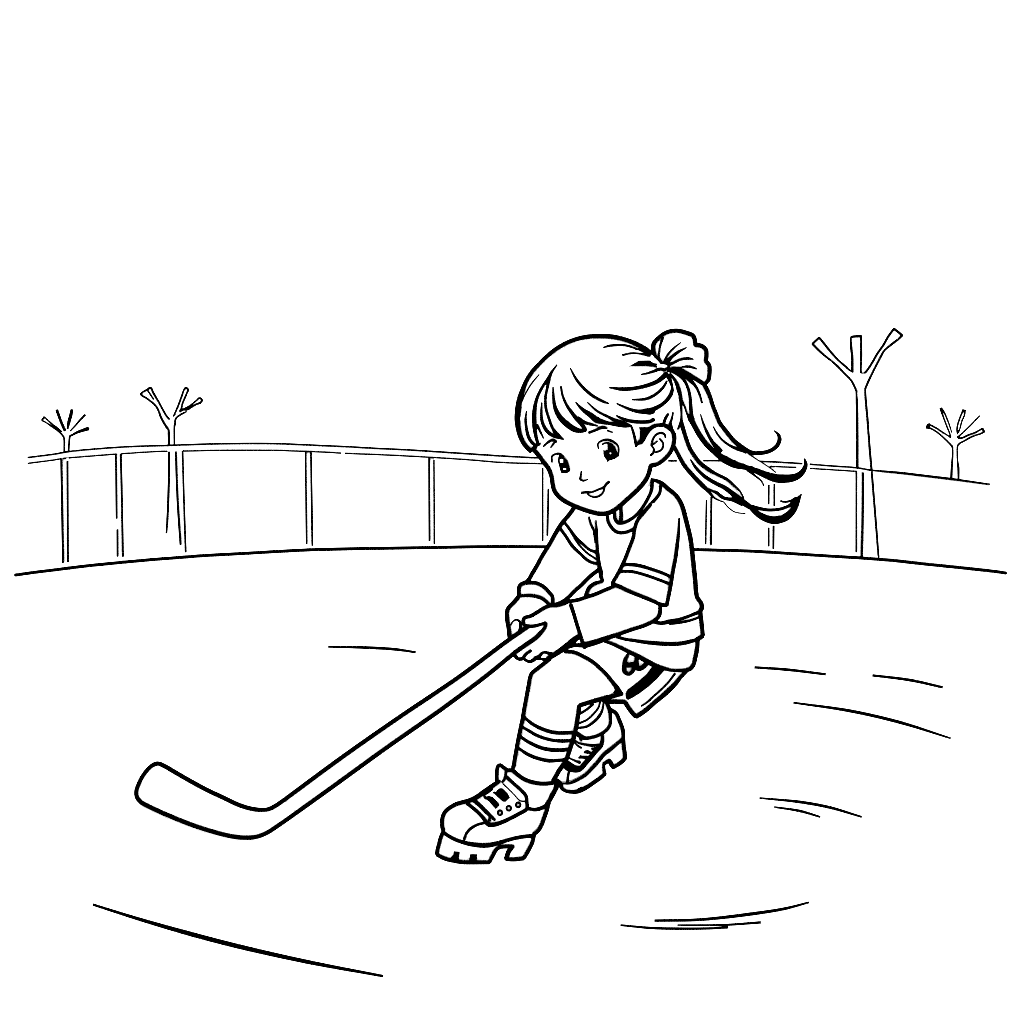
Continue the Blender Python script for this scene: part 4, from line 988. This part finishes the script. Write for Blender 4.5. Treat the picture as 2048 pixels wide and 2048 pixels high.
so_l = [(887, 1660.5), (881.5, 1674), (877.5, 1688.8), (874.8, 1699.5), (874, 1708)]
so_b = [(874, 1708), (887.8, 1715.5), (905.2, 1720.2), (925.5, 1723.2), (954.5, 1723.6), (979, 1723.4)]
so_a = [(979, 1723.4), (986, 1709.5), (993.6, 1697), (1001, 1692.8), (1012, 1691.8), (1026, 1691.2)]
so_c = [(1026, 1691.2), (1017.6, 1701), (1012, 1717)]
so_h = [(1012, 1717), (1030, 1717.6), (1047.5, 1715.6)]
so_r = [(1047.5, 1715.6), (1056, 1701.4), (1064.6, 1684), (1068.5, 1667)]
T_ = Mesh()
sl = Form(outline(so_l, so_b, so_a, so_c, so_h, so_r, R_(welt[:-1])), 2.80, 0.014, g=2, spacing=4)
sl.solid(T_)
sl.rim(T_, so_l, 7.4); sl.rim(T_, so_b, 7); sl.rim(T_, so_a, [6.6, 7.4, 7.4, 7.4, 7.4, 6]); sl.rim(T_, so_c, [7, 9, 8.4]); sl.rim(T_, so_h, 7.4); sl.rim(T_, so_r, 7.4)
sl.patch(T_, [(907, 1704), (919.6, 1705.5), (917.6, 1721.5), (905, 1719)], 0.007, 0.006, 1, step=2, spacing=2.5); sl.patch(T_, [(940.4, 1710), (954, 1710), (954, 1722.5), (937.5, 1722)], 0.007, 0.006, 1, step=2, spacing=2.5)
sl.line(T_, [(901.5, 1718), (908, 1712)], [2, 5])
child(T_, "sole", LEATHER, boot)

far_bY = plane(1470, 3.18, 1585, 3.268, 1)
b_o = [(1216, 1410), (1219.5, 1417), (1231.3, 1425), (1237.5, 1437), (1242.5, 1449.6), (1246.2, 1462), (1246.4, 1477)]
b_w = [(1246, 1477), (1233.8, 1486.8), (1220, 1498), (1207.7, 1508), (1195.3, 1522.9), (1182.9, 1536.5), (1170.4, 1548.9), (1158, 1556.4), (1145.6, 1562.6), (1137, 1565.2), (1122, 1565.6)]
U = Mesh()
fbt = Form(outline(b_o, b_w, [(1122, 1565.6), (1110, 1558), (1118, 1538), (1128, 1520), (1140, 1490), (1150, 1463)], [(1150, 1463), (1169, 1478), (1195, 1472), (1218, 1455), (1222, 1430), (1216, 1410)]), far_bY, 0.03, g=2, spacing=6)
fbt.solid(U)
fbt.rim(U, b_o, 7.4); fbt.rim(U, b_w, [6.6, 5.6, 6.4, 6.6, 6.4, 5.6, 5.6, 5.8, 5.6, 4.6, 2], 0.006)
w_ = lambda pts, w: fbt.line(U, pts, w, 0.004)
w_([(1204.4, 1467), (1204.5, 1483), (1201, 1492), (1191.5, 1502), (1181.6, 1514), (1171.7, 1525.3), (1164.2, 1534), (1158, 1539.5), (1145.6, 1540), (1134.4, 1535.3), (1127, 1529)], [5.6, 7.4, 9, 9.4, 9.4, 9.4, 10, 9.4, 9, 11, 7])
w_([(1148, 1479.4), (1156.8, 1485.4), (1168, 1488.4), (1181.6, 1490.6), (1200, 1490)], [3, 3, 4, 5, 5])
w_([(1149.3, 1485.6), (1155.5, 1491.8), (1163, 1496)], [2.4, 3, 3.6])
w_([(1168, 1504.8), (1174, 1503.6), (1181, 1506)], [3.4, 7.4, 4])
w_([(1157.5, 1515.5), (1164, 1514.6), (1177, 1516)], [3.4, 5, 7]); w_([(1160, 1511.5), (1166, 1515)], [2.4, 4])
w_([(1183, 1497.5), (1192, 1498)], [3, 6])
w_([(1135, 1514.4), (1149.3, 1521.4), (1160, 1525.3)], [2.4, 3.6, 6])
w_([(1128, 1520), (1140, 1529), (1150, 1535), (1160, 1536)], [6, 9, 9, 8])
w_([(1138.4, 1541), (1136, 1552.7), (1135, 1565)], [4.4, 4.6, 5])
w_([(1160, 1477), (1163, 1481)], [4, 4])
boot2 = child(U, "boot", LEATHER, person, "far boot with its heel lifted")
T_ = Mesh()
g_a = [(1246.4, 1477), (1247.5, 1491.8), (1249.3, 1504.2), (1250, 1516)]
g_b = [(1250, 1516), (1241.2, 1524.8), (1226.5, 1534)]
g_c = [(1226.5, 1534), (1221.5, 1526.5), (1218.2, 1520)]
g_d = [(1218.2, 1520), (1207.5, 1527)]
g_e = [(1207.5, 1527), (1207.7, 1536.5), (1209.6, 1547.5)]
g_f = [(1209.6, 1547.5), (1199, 1556.4), (1186.6, 1565), (1174.2, 1573.4), (1161.7, 1579.6), (1153, 1582.6), (1141.9, 1583.2), (1131.9, 1581.4), (1124, 1576), (1120.5, 1567), (1109.6, 1558.9)]
fso = Form(outline(g_a, g_b, g_c, g_d, g_e, g_f, [(1109.6, 1558.9), (1122, 1565.6)], R_(b_w)), far_bY, 0.024, g=1.5, spacing=5)
fso.solid(T_)
fso.rim(T_, g_a, 7.6); fso.rim(T_, g_b, 7.6); fso.rim(T_, g_c, [8, 9, 7.4]); fso.rim(T_, g_d, 7); fso.rim(T_, g_e, [5.6, 5.8, 7]); fso.rim(T_, g_f, [7.4, 7.4, 7.4, 7.8, 9, 8, 6.4, 6, 7, 9, 9])
fso.rim(T_, [(1160.5, 1570), (1158.5, 1579)], [6, 9])
child(T_, "sole", LEATHER, boot2)
